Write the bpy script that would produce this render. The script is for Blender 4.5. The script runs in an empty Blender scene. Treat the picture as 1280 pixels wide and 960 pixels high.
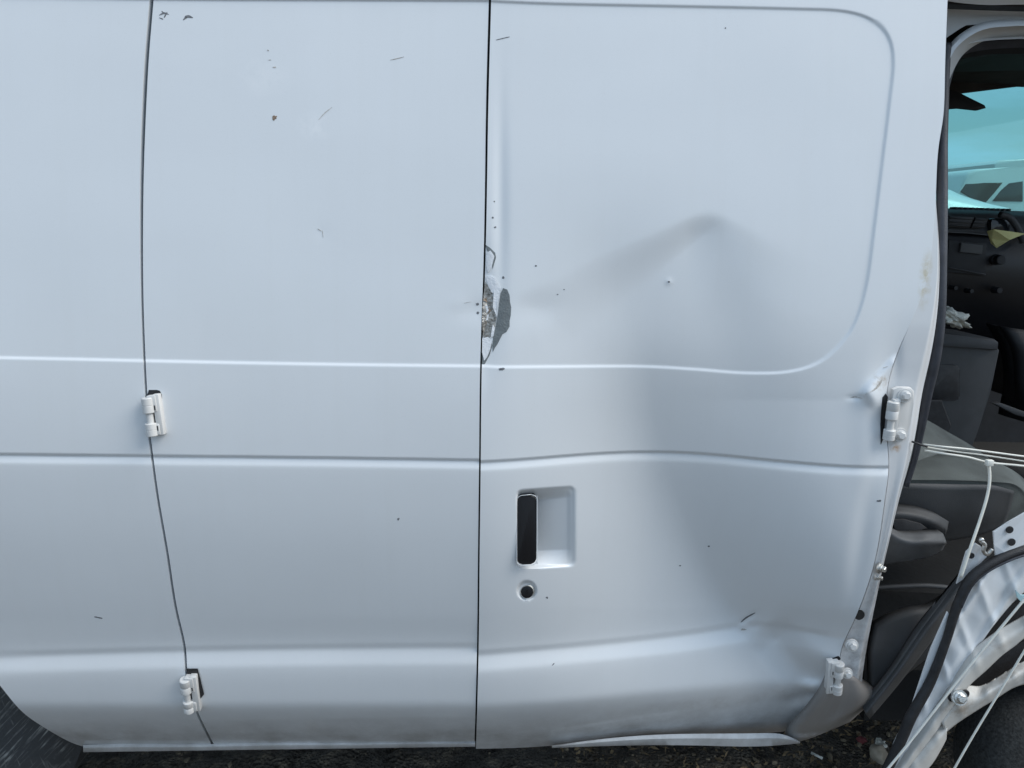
import bpy, bmesh, math, random
import numpy as np
from mathutils import Vector, Matrix

random.seed(7); rng = np.random.RandomState(11)
scene = bpy.context.scene
COL = scene.collection
R = math.radians

# ------------------------------------------------------------------ camera
F = 960.0                                   # focal length in photo pixels (1280 wide)
CAM = np.array([0.0, -1.2, 1.35])
YAW, PITCH, ROLL = R(-2.5), R(12.0), R(1.5)
fw = np.array([-math.sin(YAW)*math.cos(PITCH), math.cos(YAW)*math.cos(PITCH), -math.sin(PITCH)])
r0 = np.array([math.cos(YAW), math.sin(YAW), 0.0]); u0 = np.cross(r0, fw)
rt = math.cos(ROLL)*r0 + math.sin(ROLL)*u0
up = -math.sin(ROLL)*r0 + math.cos(ROLL)*u0
cd = bpy.data.cameras.new('camera'); cam = bpy.data.objects.new('camera', cd); COL.objects.link(cam)
cd.sensor_width = 36.0; cd.lens = F*36.0/1280.0; cd.clip_start = 0.02; cd.clip_end = 3000
cam.matrix_world = Matrix(((rt[0], up[0], -fw[0], CAM[0]), (rt[1], up[1], -fw[1], CAM[1]), (rt[2], up[2], -fw[2], CAM[2]), (0, 0, 0, 1)))
scene.camera = cam

# ------------------------------------------------------------------ light
SUN_EL, SUN_AZ = R(48), R(74)               # azimuth measured from the -Y side towards +X
sd = np.array([math.cos(SUN_EL)*math.sin(SUN_AZ), -math.cos(SUN_EL)*math.cos(SUN_AZ), math.sin(SUN_EL)])
scene.view_settings.view_transform = 'Standard'; scene.view_settings.look = 'None'
scene.view_settings.gamma = 1.0; scene.view_settings.exposure = 0.97
scene.view_settings.use_curve_mapping = False
scene.render.engine = 'CYCLES'
scene.cycles.use_denoising = True
scene.cycles.max_bounces = 8; scene.cycles.transparent_max_bounces = 12
w = bpy.data.worlds.new('World'); scene.world = w; w.use_nodes = True
nt = w.node_tree; nt.nodes.clear()
def WN(t): return nt.nodes.new(t)
sky = WN('ShaderNodeTexSky'); sky.sky_type = 'NISHITA'; sky.sun_disc = False
sky.sun_elevation = SUN_EL; sky.sun_rotation = math.pi - SUN_AZ
sky.air_density = 1.2; sky.dust_density = 1.5; sky.ozone_density = 2.5
tc = WN('ShaderNodeTexCoord'); mp = WN('ShaderNodeMapping'); mp.inputs['Scale'].default_value = (1, 1, 5.5)
nz = WN('ShaderNodeTexNoise'); nz.inputs['Scale'].default_value = 3.9; nz.inputs['Detail'].default_value = 7; nz.inputs['Roughness'].default_value = .55
cr = WN('ShaderNodeValToRGB'); cr.color_ramp.elements[0].position = .40; cr.color_ramp.elements[1].position = .62
cr.color_ramp.elements[0].color = (.35, .35, .35, 1); cr.color_ramp.elements[1].color = (.95, .95, .95, 1)
mx = WN('ShaderNodeMix'); mx.data_type = 'RGBA'; mx.inputs[7].default_value = (5.15, 6.85, 8.8, 1)
bg = WN('ShaderNodeBackground'); bg.inputs['Strength'].default_value = .065
wo = WN('ShaderNodeOutputWorld')
nt.links.new(tc.outputs['Generated'], mp.inputs['Vector']); nt.links.new(mp.outputs[0], nz.inputs['Vector'])
nt.links.new(nz.outputs['Fac'], cr.inputs[0]); nt.links.new(cr.outputs[0], mx.inputs[0])
nt.links.new(sky.outputs[0], mx.inputs[6]); nt.links.new(mx.outputs[2], bg.inputs['Color']); nt.links.new(bg.outputs[0], wo.inputs[0])
sl = bpy.data.lights.new('sun', 'SUN'); sl.energy = 1.5; sl.angle = R(40); sl.color = (1.0, .965, .90)
so = bpy.data.objects.new('sun', sl); COL.objects.link(so)
so.rotation_euler = Vector((-sd[0], -sd[1], -sd[2])).to_track_quat('-Z', 'Y').to_euler()

# ------------------------------------------------------------------ helpers
def ray(u, v):
    u = np.asarray(u, float)[..., None]; v = np.asarray(v, float)[..., None]
    return fw + rt*(u-640)/F + up*(480-v)/F
def P(u, v, Y):
    """World point on the upright plane y = Y that projects to photo pixel (u, v)."""
    d = ray(u, v); t = (np.asarray(Y, float)-CAM[1])/d[..., 1]
    return CAM + d*t[..., None]
def PZ(u, v, z):
    d = ray(u, v); t = (z-CAM[2])/d[..., 2]
    return CAM + d*t[..., None]
def ss(a, b, x):
    t = np.clip((np.asarray(x, float)-a)/(b-a), 0, 1); return t*t*(3-2*t)
class spl:
    """Natural cubic spline, straight beyond the ends."""
    def __init__(s, pts):
        x = np.array([p[0] for p in pts], float); y = np.array([p[1] for p in pts], float)
        o = np.argsort(x); x, y = x[o], y[o]; n = len(x); h = np.diff(x)
        A = np.zeros((n, n)); b = np.zeros(n); A[0, 0] = A[-1, -1] = 1
        for i in range(1, n-1):
            A[i, i-1] = h[i-1]; A[i, i] = 2*(h[i-1]+h[i]); A[i, i+1] = h[i]
            b[i] = 6*((y[i+1]-y[i])/h[i]-(y[i]-y[i-1])/h[i-1])
        s.x, s.y, s.m, s.h = x, y, np.linalg.solve(A, b), h
    def __call__(s, q):
        q = np.asarray(q, float); x, y, m, h = s.x, s.y, s.m, s.h
        i = np.clip(np.searchsorted(x, q)-1, 0, len(x)-2); d = np.clip(q, x[0], x[-1])-x[i]
        r = y[i]+((y[i+1]-y[i])/h[i]-h[i]*(2*m[i]+m[i+1])/6)*d+m[i]/2*d*d+(m[i+1]-m[i])/(6*h[i])*d**3
        s0 = (y[1]-y[0])/h[0]-h[0]*m[1]/6; s1 = (y[-1]-y[-2])/h[-1]+h[-1]*m[-2]/6
        return r+np.minimum(q-x[0], 0)*s0+np.maximum(q-x[-1], 0)*s1
def lin(pts):
    x = [p[0] for p in pts]; y = [p[1] for p in pts]
    return lambda q: np.interp(q, x, y)

def tag(o, label=None, cat=None, group=None, kind=None):
    for k, val in (('label', label), ('category', cat), ('group', group), ('kind', kind)):
        if val: o[k] = val
    return o
def empty(name, loc, label, cat, group=None):
    o = bpy.data.objects.new(name, None); COL.objects.link(o); o.location = loc; o.empty_display_size = .1
    return tag(o, label, cat, group)
def link(name, me, m, parent=None, smooth=True):
    o = bpy.data.objects.new(name, me); COL.objects.link(o)
    if m is not None: me.materials.append(m)
    if smooth:
        me.polygons.foreach_set('use_smooth', [True]*len(me.polygons))
    if parent is not None:
        o.parent = parent
        base = Vector((0, 0, 0)); p = parent
        while p is not None: base += p.location; p = p.parent
        me.transform(Matrix.Translation(-base))
    me.update()
    return o
def pyd(name, verts, faces, m, parent=None, smooth=True):
    me = bpy.data.meshes.new(name); me.from_pydata([tuple(map(float, v)) for v in verts], [], faces)
    bm = bmesh.new(); bm.from_mesh(me); bmesh.ops.recalc_face_normals(bm, faces=bm.faces); bm.to_mesh(me); bm.free()
    return link(name, me, m, parent, smooth)
def fbm(name, bm, m, parent=None, smooth=True, sharp=None):
    bmesh.ops.recalc_face_normals(bm, faces=bm.faces)
    me = bpy.data.meshes.new(name); bm.to_mesh(me); bm.free()
    o = link(name, me, m, parent, smooth)
    if smooth and sharp:
        me.set_sharp_from_angle(angle=R(sharp))
    return o
def prism(poly, Y, thick, bevel=0.0, seg=2):
    """Solid plate: outline given in photo pixels at depth Y, thickness going away from the camera."""
    bm = bmesh.new()
    pts = P([p[0] for p in poly], [p[1] for p in poly], [p[2] if len(p) > 2 else Y for p in poly])
    a = [bm.verts.new(p) for p in pts]; b = [bm.verts.new(p+np.array([0, thick, 0])) for p in pts]
    n = len(a)
    f1 = bm.faces.new(a); bm.faces.new(b[::-1])
    for i in range(n): bm.faces.new((a[i], b[i], b[(i+1) % n], a[(i+1) % n]))
    if bevel > 0:
        es = [e for e in f1.edges]
        bmesh.ops.bevel(bm, geom=es, offset=bevel, segments=seg, profile=.5, affect='EDGES', clamp_overlap=True)
    return bm
def rrect(u1, v1, u2, v2, r, n=5, skew=0):
    pts = []
    for cx, cy, a0 in ((u2-r, v1+r, -90), (u2-r, v2-r, 0), (u1+r, v2-r, 90), (u1+r, v1+r, 180)):
        for k in range(n+1):
            a = R(a0+90*k/n); x, y = cx+r*math.cos(a), cy+r*math.sin(a)
            pts.append((x, y+skew*(x-u1)))
    return pts
def crom(pts, n=8):
    """Catmull-Rom through points."""
    p = [np.array(q, float) for q in pts]; p = [2*p[0]-p[1]]+p+[2*p[-1]-p[-2]]; out = []
    for i in range(1, len(p)-2):
        for k in range(n):
            t = k/n
            out.append(.5*((2*p[i])+(-p[i-1]+p[i+1])*t+(2*p[i-1]-5*p[i]+4*p[i+1]-p[i+2])*t*t+(-p[i-1]+3*p[i]-3*p[i+1]+p[i+2])*t**3))
    out.append(p[-2]); return np.array(out)
def tube(bm, pts, rad, seg=10, flat=1.0, cap=True):
    pts = [Vector(p) for p in pts]; rings = []; n = len(pts)
    nrm = None
    for i, p in enumerate(pts):
        t = (pts[min(i+1, n-1)]-pts[max(i-1, 0)]).normalized()
        if nrm is None: nrm = t.orthogonal().normalized() if abs(t.y) > .9 else (Vector((0, 1, 0))-t*t.y).normalized()
        nrm = (nrm-t*nrm.dot(t)).normalized(); bi = t.cross(nrm)
        r = rad[i] if hasattr(rad, '__len__') else rad
        rings.append([bm.verts.new(p+(nrm*math.cos(2*math.pi*k/seg)*flat+bi*math.sin(2*math.pi*k/seg))*r) for k in range(seg)])
    for a, b in zip(rings, rings[1:]):
        for k in range(seg): bm.faces.new((a[k], a[(k+1) % seg], b[(k+1) % seg], b[k]))
    if cap: bm.faces.new(rings[0][::-1]); bm.faces.new(rings[-1])
    return bm
def lathe(bm, a, ax, prof, seg=20):
    """prof: (distance along ax, radius)."""
    a = Vector(a); ax = Vector(ax).normalized(); n = ax.orthogonal().normalized(); b = ax.cross(n); rings = []
    for d, r in prof:
        rings.append([bm.verts.new(a+ax*d+(n*math.cos(2*math.pi*k/seg)+b*math.sin(2*math.pi*k/seg))*max(r, 1e-5)) for k in range(seg)])
    for p, q in zip(rings, rings[1:]):
        for k in range(seg): bm.faces.new((p[k], p[(k+1) % seg], q[(k+1) % seg], q[k]))
    bm.faces.new(rings[0][::-1]); bm.faces.new(rings[-1])
    return bm
def box(bm, c, ex, ey, ez, bev=0):
    """Box from centre and three half-extent vectors."""
    c, ex, ey, ez = map(Vector, (c, ex, ey, ez)); vs = []
    for i in (-1, 1):
        for j in (-1, 1):
            for k in (-1, 1): vs.append(bm.verts.new(c+ex*i+ey*j+ez*k))
    fs = []
    for q in ((0, 1, 3, 2), (4, 6, 7, 5), (0, 4, 5, 1), (2, 3, 7, 6), (0, 2, 6, 4), (1, 5, 7, 3)):
        fs.append(bm.faces.new([vs[i] for i in q]))
    if bev:
        es = list({e for f in fs for e in f.edges})
        bmesh.ops.bevel(bm, geom=es, offset=bev, segments=2, profile=.5, affect='EDGES', clamp_overlap=True)
    return bm
def crumple(u, v):
    a = np.abs(np.sin(u/17+v/33+.6))+.7*np.abs(np.sin(u/31-v/19+1.1))+.5*np.abs(np.sin(u/9+v/14))
    b = np.sin(u/11+v/47)*np.sin(v/23-u/37)
    c = np.maximum(0, 1-np.abs(np.mod(u+v*.62, 46)-23)/9)+.8*np.maximum(0, 1-np.abs(np.mod(u*.9-v*.35+9, 38)-19)/7)
    return a*.4+b*.6-c*.9
def loft(rows, thick=0.0, sub=4, crum=0):
    """Surface through rows of (u, v, Y) photo points; rows smoothed both ways; optional sheet thickness."""
    rs = [crom(r, sub) for r in rows]; rs = np.array(rs)                     # rows x n x 3
    cols = np.array([crom(rs[:, j], sub) for j in range(rs.shape[1])])        # n x m x 3
    W = P(cols[..., 0], cols[..., 1], cols[..., 2]+crum*crumple(cols[..., 0], cols[..., 1])); n, m = W.shape[:2]
    bm = bmesh.new(); g = [[bm.verts.new(W[i, j]) for j in range(m)] for i in range(n)]
    for i in range(n-1):
        for j in range(m-1): bm.faces.new((g[i][j], g[i+1][j], g[i+1][j+1], g[i][j+1]))
    if thick:
        h = [[bm.verts.new(W[i, j]+np.array([0, thick, 0])) for j in range(m)] for i in range(n)]
        for i in range(n-1):
            for j in range(m-1): bm.faces.new((h[i][j], h[i][j+1], h[i+1][j+1], h[i+1][j]))
        for i in range(n-1):
            for j in (0, m-1): bm.faces.new((g[i][j], h[i][j], h[i+1][j], g[i+1][j]))
        for j in range(m-1):
            for i in (0, n-1): bm.faces.new((g[i][j], h[i][j], h[i][j+1], g[i][j+1]))
    return bm

# ------------------------------------------------------------------ materials
def newmat(name):
    m = bpy.data.materials.new(name); m.use_nodes = True; t = m.node_tree
    return m, t, t.nodes['Principled BSDF']
def simple(name, c, rough=.5, metal=0, bump=0, bscale=200, var=0, vscale=20, coat=0, spec=.5):
    m, t, b = newmat(name)
    b.inputs['Base Color'].default_value = (*c, 1); b.inputs['Roughness'].default_value = rough
    b.inputs['Metallic'].default_value = metal; b.inputs['Coat Weight'].default_value = coat
    b.inputs['Specular IOR Level'].default_value = spec
    g = t.nodes.new('ShaderNodeNewGeometry')
    if var:
        n = t.nodes.new('ShaderNodeTexNoise'); n.inputs['Scale'].default_value = vscale; n.inputs['Detail'].default_value = 6
        t.links.new(g.outputs['Position'], n.inputs['Vector'])
        mr = t.nodes.new('ShaderNodeMapRange'); mr.inputs[1].default_value = .3; mr.inputs[2].default_value = .7
        mr.inputs[3].default_value = 1-var; mr.inputs[4].default_value = 1+var
        t.links.new(n.outputs['Fac'], mr.inputs[0])
        h = t.nodes.new('ShaderNodeHueSaturation'); h.inputs['Color'].default_value = (*c, 1)
        t.links.new(mr.outputs[0], h.inputs['Value']); t.links.new(h.outputs[0], b.inputs['Base Color'])
    if bump:
        n = t.nodes.new('ShaderNodeTexNoise'); n.inputs['Scale'].default_value = bscale; n.inputs['Detail'].default_value = 4
        t.links.new(g.outputs['Position'], n.inputs['Vector'])
        bp = t.nodes.new('ShaderNodeBump'); bp.inputs['Strength'].default_value = bump; bp.inputs['Distance'].default_value = .002
        t.links.new(n.outputs['Fac'], bp.inputs['Height']); t.links.new(bp.outputs[0], b.inputs['Normal'])
    return m

def paint(name, base=(.77, .79, .805), stains=(), dirt=True, rough=.38, coat=.55):
    """White van paint; stains are marks and toned patches: (centre, radii, colour, strength, noise scale)."""
    m, t, b = newmat(name); L = t.links.new; N = t.nodes.new
    g = N('ShaderNodeNewGeometry')
    def noise(s, d=5, r=.55, vec=None):
        n = N('ShaderNodeTexNoise'); n.inputs['Scale'].default_value = s; n.inputs['Detail'].default_value = d; n.inputs['Roughness'].default_value = r
        L(vec or g.outputs['Position'], n.inputs['Vector']); return n.outputs['Fac']
    def mr(x, a, bb, c, d):
        n = N('ShaderNodeMapRange'); n.inputs[1].default_value = a; n.inputs[2].default_value = bb
        n.inputs[3].default_value = c; n.inputs[4].default_value = d; L(x, n.inputs[0]); return n.outputs[0]
    def mul(x, y):
        n = N('ShaderNodeMath'); n.operation = 'MULTIPLY'; n.use_clamp = True; L(x, n.inputs[0])
        if isinstance(y, (int, float)): n.inputs[1].default_value = y
        else: L(y, n.inputs[1])
        return n.outputs[0]
    def mix(f, a, c):
        n = N('ShaderNodeMix'); n.data_type = 'RGBA'; L(f, n.inputs[0])
        if isinstance(a, tuple): n.inputs[6].default_value = (*a, 1)
        else: L(a, n.inputs[6])
        n.inputs[7].default_value = (*c, 1); return n.outputs[2]
    col = mix(mr(noise(5.5, 4), .35, .7, 0, .5), base, tuple(x*.955 for x in base))
    # faint streaks of dried water, running down
    ms = N('ShaderNodeMapping'); ms.inputs['Scale'].default_value = (38, 1, 1.6); L(g.outputs['Position'], ms.inputs['Vector'])
    col = mix(mr(noise(1.0, 4, .6, ms.outputs[0]), .5, .78, 0, .13), col, (.70, .71, .70))
    col = mix(mr(noise(900, 1), .70, .80, 0, .35), col, (.45, .44, .42))      # specks of dust
    if dirt:
        sx = N('ShaderNodeSeparateXYZ'); L(g.outputs['Position'], sx.inputs[0])
        low = mr(sx.outputs[2], .36, .52, 1, 0)
        col = mix(mul(mul(low, low), mr(noise(14, 8, .7), .3, .7, .30, .85)), col, (.29, .28, .265))
    for c, rad, cc, st, nsc in stains:
        vm = N('ShaderNodeVectorMath'); vm.operation = 'SUBTRACT'; L(g.outputs['Position'], vm.inputs[0]); vm.inputs[1].default_value = tuple(c)
        vd = N('ShaderNodeVectorMath'); vd.operation = 'DIVIDE'; L(vm.outputs[0], vd.inputs[0]); vd.inputs[1].default_value = rad
        vl = N('ShaderNodeVectorMath'); vl.operation = 'LENGTH'; L(vd.outputs[0], vl.inputs[0])
        f = mul(mr(vl.outputs['Value'], .2, 1, 1, 0), mr(noise(nsc, 6, .7), .42, .62, 0, 1))
        col = mix(mul(f, st), col, cc)
    L(col, b.inputs['Base Color'])
    L(mr(noise(9, 5), .3, .7, rough-.06, rough+.1), b.inputs['Roughness'])
    b.inputs['Coat Weight'].default_value = coat; b.inputs['Coat Roughness'].default_value = .06
    bp = N('ShaderNodeBump'); bp.inputs['Strength'].default_value = .12; bp.inputs['Distance'].default_value = .0004
    L(noise(420, 2), bp.inputs['Height']); L(bp.outputs[0], b.inputs['Normal']); L(bp.outputs[0], b.inputs['Coat Normal'])
    return m

def ts(u, v, Y=0.0): return P(u, v, Y)
stains_main = [
    (ts(1158, 350, .02), (.014, .05, .055), (.50, .42, .24), .75, 60),
    (ts(1105, 478, .0), (.02, .05, .018), (.40, .30, .18), .7, 120),
    (ts(1124, 562, .0), (.012, .05, .012), (.45, .26, .12), .9, 90),
    (ts(1020, 896, .08), (.13, .12, .045), (.34, .29, .26), .5, 25),
    (ts(940, 905, .08), (.30, .12, .03), (.38, .36, .33), .6, 18),
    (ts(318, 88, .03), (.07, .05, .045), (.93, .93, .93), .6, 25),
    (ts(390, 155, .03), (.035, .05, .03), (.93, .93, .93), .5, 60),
    (ts(612, 390, .0), (.02, .05, .06), (.62, .62, .60), .5, 90),
]
M = {}
M['paint'] = paint('white_paint', stains=stains_main)
M['paint2'] = paint('white_hinge_paint', base=(.66, .65, .63), dirt=False, rough=.45, coat=.1)
M['jamb'] = paint('jamb_paint', base=(.60, .60, .59), rough=.5, coat=.05)
M['dirtyshadepaint'] = paint('dirty_shaded_paint', base=(.26, .24, .225), stains=[(ts(1022, 918, .15), (.06, .12, .018), (.75, .77, .80), 1.0, 20)], rough=.5, coat=.1)  # dark base holds dirt and downward-facing shade; pale patch paints the bright lip
M['tornpaint'] = paint('grimy_inner_paint', base=(.60, .585, .55), dirt=False, rough=.5, coat=.1, stains=[(ts(1200, 885, -.02), (.07, .1, .04), (.34, .28, .22), .8, 45), (ts(1262, 845, -.02), (.05, .1, .03), (.36, .31, .26), .7, 60), (ts(1245, 805, -.02), (.04, .1, .03), (.40, .36, .32), .7, 50), (ts(1160, 940, -.02), (.05, .1, .04), (.45, .40, .35), .5, 50)])
M['pillarpaint'] = paint('darkened_pillar_paint', base=(.70, .71, .72), stains=stains_main+[(ts(1084, 858, .03), (.09, .15, .16), (.20, .185, .175), 1.0, 14), (ts(1100, 740, .03), (.03, .1, .12), (.42, .43, .44), .8, 30)])  # dark brownish towards the foot, greyer at mid height
M['rubber'] = simple('black_rubber', (.018, .018, .02), .55, bump=.4, bscale=500, var=.4, vscale=60)
M['seal'] = simple('door_seal_rubber', (.035, .038, .048), .5, bump=.3, bscale=300, var=.3, vscale=40)
M['black'] = simple('black_plastic', (.007, .007, .009), .38, bump=.3, bscale=900)
M['dark'] = simple('dark_plastic', (.014, .015, .018), .6, bump=.3, bscale=400, var=.35, vscale=15)
M['grey'] = simple('grey_trim_plastic', (.085, .088, .092), .6, bump=.3, bscale=700, var=.2, vscale=12)
M['midgrey'] = simple('charcoal_trim_plastic', (.048, .050, .053), .6, bump=.3, bscale=700, var=.2, vscale=12)
M['fabric'] = simple('grey_seat_vinyl', (.10, .113, .108), .75, bump=.6, bscale=600, var=.25, vscale=14)
M['liner'] = simple('headliner_cloth', (.06, .058, .054), .95, bump=.6, bscale=300, var=.3, vscale=12)
M['primer'] = simple('grey_primer', (.17, .19, .195), .6, bump=.5, bscale=300, var=.12, vscale=90)
M['bare'] = simple('scraped_metal', (.38, .36, .33), .38, metal=.6, bump=1, bscale=260, var=.55, vscale=160)
M['flake'] = simple('lifted_white_paint', (.82, .83, .85), .45, bump=.5, bscale=250)
M['chip'] = simple('dark_paint_chip', (.15, .155, .165), .7, var=.4, vscale=300)
M['rustchip'] = simple('rusty_paint_chip', (.26, .19, .14), .8, var=.4, vscale=300)
M['scuff'] = simple('brown_scuff', (.46, .44, .41), .8, var=.4, vscale=300)
M['jambgrey'] = simple('jamb_grey_paint', (.16, .18, .195), .6)
M['steel'] = simple('zinc_steel', (.62, .61, .58), .33, metal=.9, bump=.5, bscale=300, var=.25, vscale=90)
M['cord'] = simple('white_plastic_cord', (.78, .77, .70), .5, var=.08, vscale=60)
M['tyre'] = None
M['tissue'] = simple('crumpled_tissue', (.75, .74, .66), .9, bump=.5, bscale=200)
M['yellow'] = simple('yellow_paper', (.70, .66, .30), .8, var=.1, vscale=40)
M['vanwhite'] = simple('far_van_white', (.78, .78, .77), .3, coat=.4)
M['vandark'] = simple('far_van_glass', (.02, .025, .03), .12)
M['under'] = simple('underbody_black', (.008, .008, .008), .85, bump=.8, bscale=60)
def scratched(name, base=(.045, .046, .047)):
    m, t, b = newmat(name); L = t.links.new; N = t.nodes.new; g = N('ShaderNodeTexCoord')
    def streak(sc, rot, lo, hi, s=1.0):
        mp = N('ShaderNodeMapping'); mp.inputs['Scale'].default_value = sc; m0 = N('ShaderNodeMapping'); m0.inputs['Rotation'].default_value = rot
        L(g.outputs['Object'], m0.inputs['Vector']); L(m0.outputs[0], mp.inputs['Vector']); n = N('ShaderNodeTexNoise'); n.inputs['Scale'].default_value = s; n.inputs['Detail'].default_value = 3
        n.inputs['Distortion'].default_value = .3
        L(mp.outputs[0], n.inputs['Vector']); r = N('ShaderNodeMapRange'); r.inputs[1].default_value = lo; r.inputs[2].default_value = hi
        L(n.outputs['Fac'], r.inputs[0]); return r.outputs[0]
    a = streak((240, 12, 14), (0, R(-42), 0), .52, .66); c = streak((110, 14, 16), (0, R(12), 0), .60, .74); d = streak((9, 9, 9), (0, 0, 0), .35, .7, 2.5)
    mm = N('ShaderNodeMath'); mm.operation = 'MAXIMUM'; L(a, mm.inputs[0]); L(c, mm.inputs[1])
    m2 = N('ShaderNodeMath'); m2.operation = 'MULTIPLY'; L(mm.outputs[0], m2.inputs[0]); L(d, m2.inputs[1])
    mx = N('ShaderNodeMix'); mx.data_type = 'RGBA'; mx.inputs[6].default_value = (*base, 1); mx.inputs[7].default_value = (.30, .30, .28, 1)
    L(m2.outputs[0], mx.inputs[0]); L(mx.outputs[2], b.inputs['Base Color']); b.inputs['Roughness'].default_value = .8
    n = N('ShaderNodeTexNoise'); n.inputs['Scale'].default_value = 150; L(g.outputs['Object'], n.inputs['Vector'])
    bp = N('ShaderNodeBump'); bp.inputs['Strength'].default_value = .6; bp.inputs['Distance'].default_value = .003
    L(n.outputs['Fac'], bp.inputs['Height']); L(bp.outputs[0], b.inputs['Normal'])
    return m
M['tyre'] = scratched('scuffed_tyre_rubber')
def teal_glass():
    m, t, b = newmat('teal_tinted_glass'); t.nodes.remove(b); L = t.links.new; N = t.nodes.new
    tr = N('ShaderNodeBsdfTransparent'); tr.inputs[0].default_value = (.55, .80, .79, 1)
    gl = N('ShaderNodeBsdfGlossy'); gl.inputs['Roughness'].default_value = .03
    fr = N('ShaderNodeFresnel'); fr.inputs[0].default_value = 1.45
    mx = N('ShaderNodeMixShader'); L(fr.outputs[0], mx.inputs[0]); L(tr.outputs[0], mx.inputs[1]); L(gl.outputs[0], mx.inputs[2])
    L(mx.outputs[0], t.nodes['Material Output'].inputs[0]); return m
M['glass'] = teal_glass()
def soil():
    m, t, b = newmat('dirt_ground'); L = t.links.new; N = t.nodes.new; g = N('ShaderNodeNewGeometry')
    n1 = N('ShaderNodeTexNoise'); n1.inputs['Scale'].default_value = 22; n1.inputs['Detail'].default_value = 9; n1.inputs['Roughness'].default_value = .7
    n2 = N('ShaderNodeTexVoronoi'); n2.inputs['Scale'].default_value = 110
    L(g.outputs['Position'], n1.inputs['Vector']); L(g.outputs['Position'], n2.inputs['Vector'])
    r = N('ShaderNodeValToRGB'); e = r.color_ramp.elements; e[0].position = .32; e[0].color = (.055, .043, .030, 1); e[1].position = .72; e[1].color = (.34, .27, .185, 1)
    x = e.new(.52); x.color = (.105, .088, .068, 1)
    L(n1.outputs['Fac'], r.inputs[0]); L(r.outputs[0], b.inputs['Base Color']); b.inputs['Roughness'].default_value = .95
    ad = N('ShaderNodeMath'); ad.operation = 'ADD'; L(n1.outputs['Fac'], ad.inputs[0]); L(n2.outputs['Distance'], ad.inputs[1])
    bp = N('ShaderNodeBump'); bp.inputs['Strength'].default_value = .8; bp.inputs['Distance'].default_value = .012
    L(ad.outputs[0], bp.inputs['Height']); L(bp.outputs[0], b.inputs['Normal']); return m
M['soil'] = soil()

# ------------------------------------------------------------------ the body surface
zs = np.linspace(.30, 2.3, 800)
sl_ = np.interp(zs, [.25, .38, .44, .466, .486, .53, .56, .60, .66, .80, .97, 1.10, 1.75, 1.95, 2.3],
                [-.68, -.66, -.62, -.52, -.20, -.13, -.06, -.10, -.24, -.15, .01, .09, .19, .34, .9])
k = np.exp(-np.linspace(-2, 2, 11)**2); k /= k.sum(); sl_ = np.convolve(np.pad(sl_, 5, 'edge'), k, 'valid')
prof = np.concatenate([[0], np.cumsum((sl_[1:]+sl_[:-1])/2*np.diff(zs))]); prof -= np.interp(.97, zs, prof)

mid_seam = spl([(-200, 617), (0, 613), (130, 609.5), (250, 607.5), (350, 605), (450, 601.5), (570, 600), (700, 598.5), (800, 597.5), (935, 594)])
rear_seam = spl([(-200, 197), (0, 189.5), (60, 184.5), (130, 180.5), (200, 178), (300, 177), (380, 178), (460, 181), (545, 187),
                 (570, 190), (630, 198.5), (700, 210.5), (770, 222), (812, 231), (835, 232.5), (890, 246), (927, 264), (960, 280)])
c1L = spl([(-300, 444), (0, 447), (190, 451), (400, 455), (612, 457.5)])
c2L = spl([(-300, 566), (0, 568), (190, 570), (400, 572.3), (612, 575.5)])
c3L = spl([(-300, 828), (0, 822), (100, 819), (228, 815.5), (400, 812.5), (612, 811)])
c0L = spl([(-300, -8), (0, -4), (200, -1), (400, 0), (612, 1)])
c2R = spl([(590, 578), (650, 574.5), (700, 570.5), (760, 566.3), (830, 565), (900, 569), (960, 575), (1010, 579.5), (1060, 583), (1115, 584), (1180, 584)])
c3R = spl([(590, 821), (700, 812), (800, 802), (880, 791.5), (930, 784.5), (965, 785), (1005, 791), (1050, 799), (1120, 805)])
outline = crom([(560, 457.5), (603, 457.3), (627, 458.5), (700, 458), (800, 457.8), (870, 461.5), (930, 466), (985, 464.5), (1025, 452), (1055, 425), (1072, 395), (1084, 350),
                (1092, 290), (1103, 200), (1112, 125), (1116.5, 78), (1111, 47), (1092, 26), (1055, 14), (990, 11), (850, 8), (700, 5), (612, 1.5), (560, 0)], 6)[:, :2]
def seg_dist(u, v, pl):
    best = np.full(u.shape, 1e9); sign = np.ones(u.shape)
    for a, b in zip(pl[:-1], pl[1:]):
        dx, dy = b-a; L2 = dx*dx+dy*dy+1e-12
        t = np.clip(((u-a[0])*dx+(v-a[1])*dy)/L2, 0, 1); d = np.hypot(u-a[0]-t*dx, v-a[1]-t*dy)
        s = dx*(v-a[1])-dy*(u-a[0]); m = d < best-1e-9
        best = np.where(m, d, best); sign = np.where(m, np.sign(s), sign)
    return best*sign
def rmp(a, b, x, e):
    f = lambda q: .5*(q+np.sqrt(q*q+e*e))
    return (f(x-a)-f(x-b))/(b-a)
def gau(u, v, cu, cv, su, sv, ang=0):
    c, s = math.cos(R(ang)), math.sin(R(ang)); x = (u-cu)*c+(v-cv)*s; y = -(u-cu)*s+(v-cv)*c
    return np.exp(-(x/su)**2-(y/sv)**2)
def fold(u, v, a, b, hin, hout, taper=40):
    """Soft fold along a->b: returns (signed distance, window along the line)."""
    a = np.array(a, float); b = np.array(b, float); d = b-a; L_ = np.hypot(*d); d /= L_
    t = (u-a[0])*d[0]+(v-a[1])*d[1]; n = -(u-a[0])*d[1]+(v-a[1])*d[0]
    return n, ss(-taper, taper, t)*ss(-taper, taper, L_-t), t/L_
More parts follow.
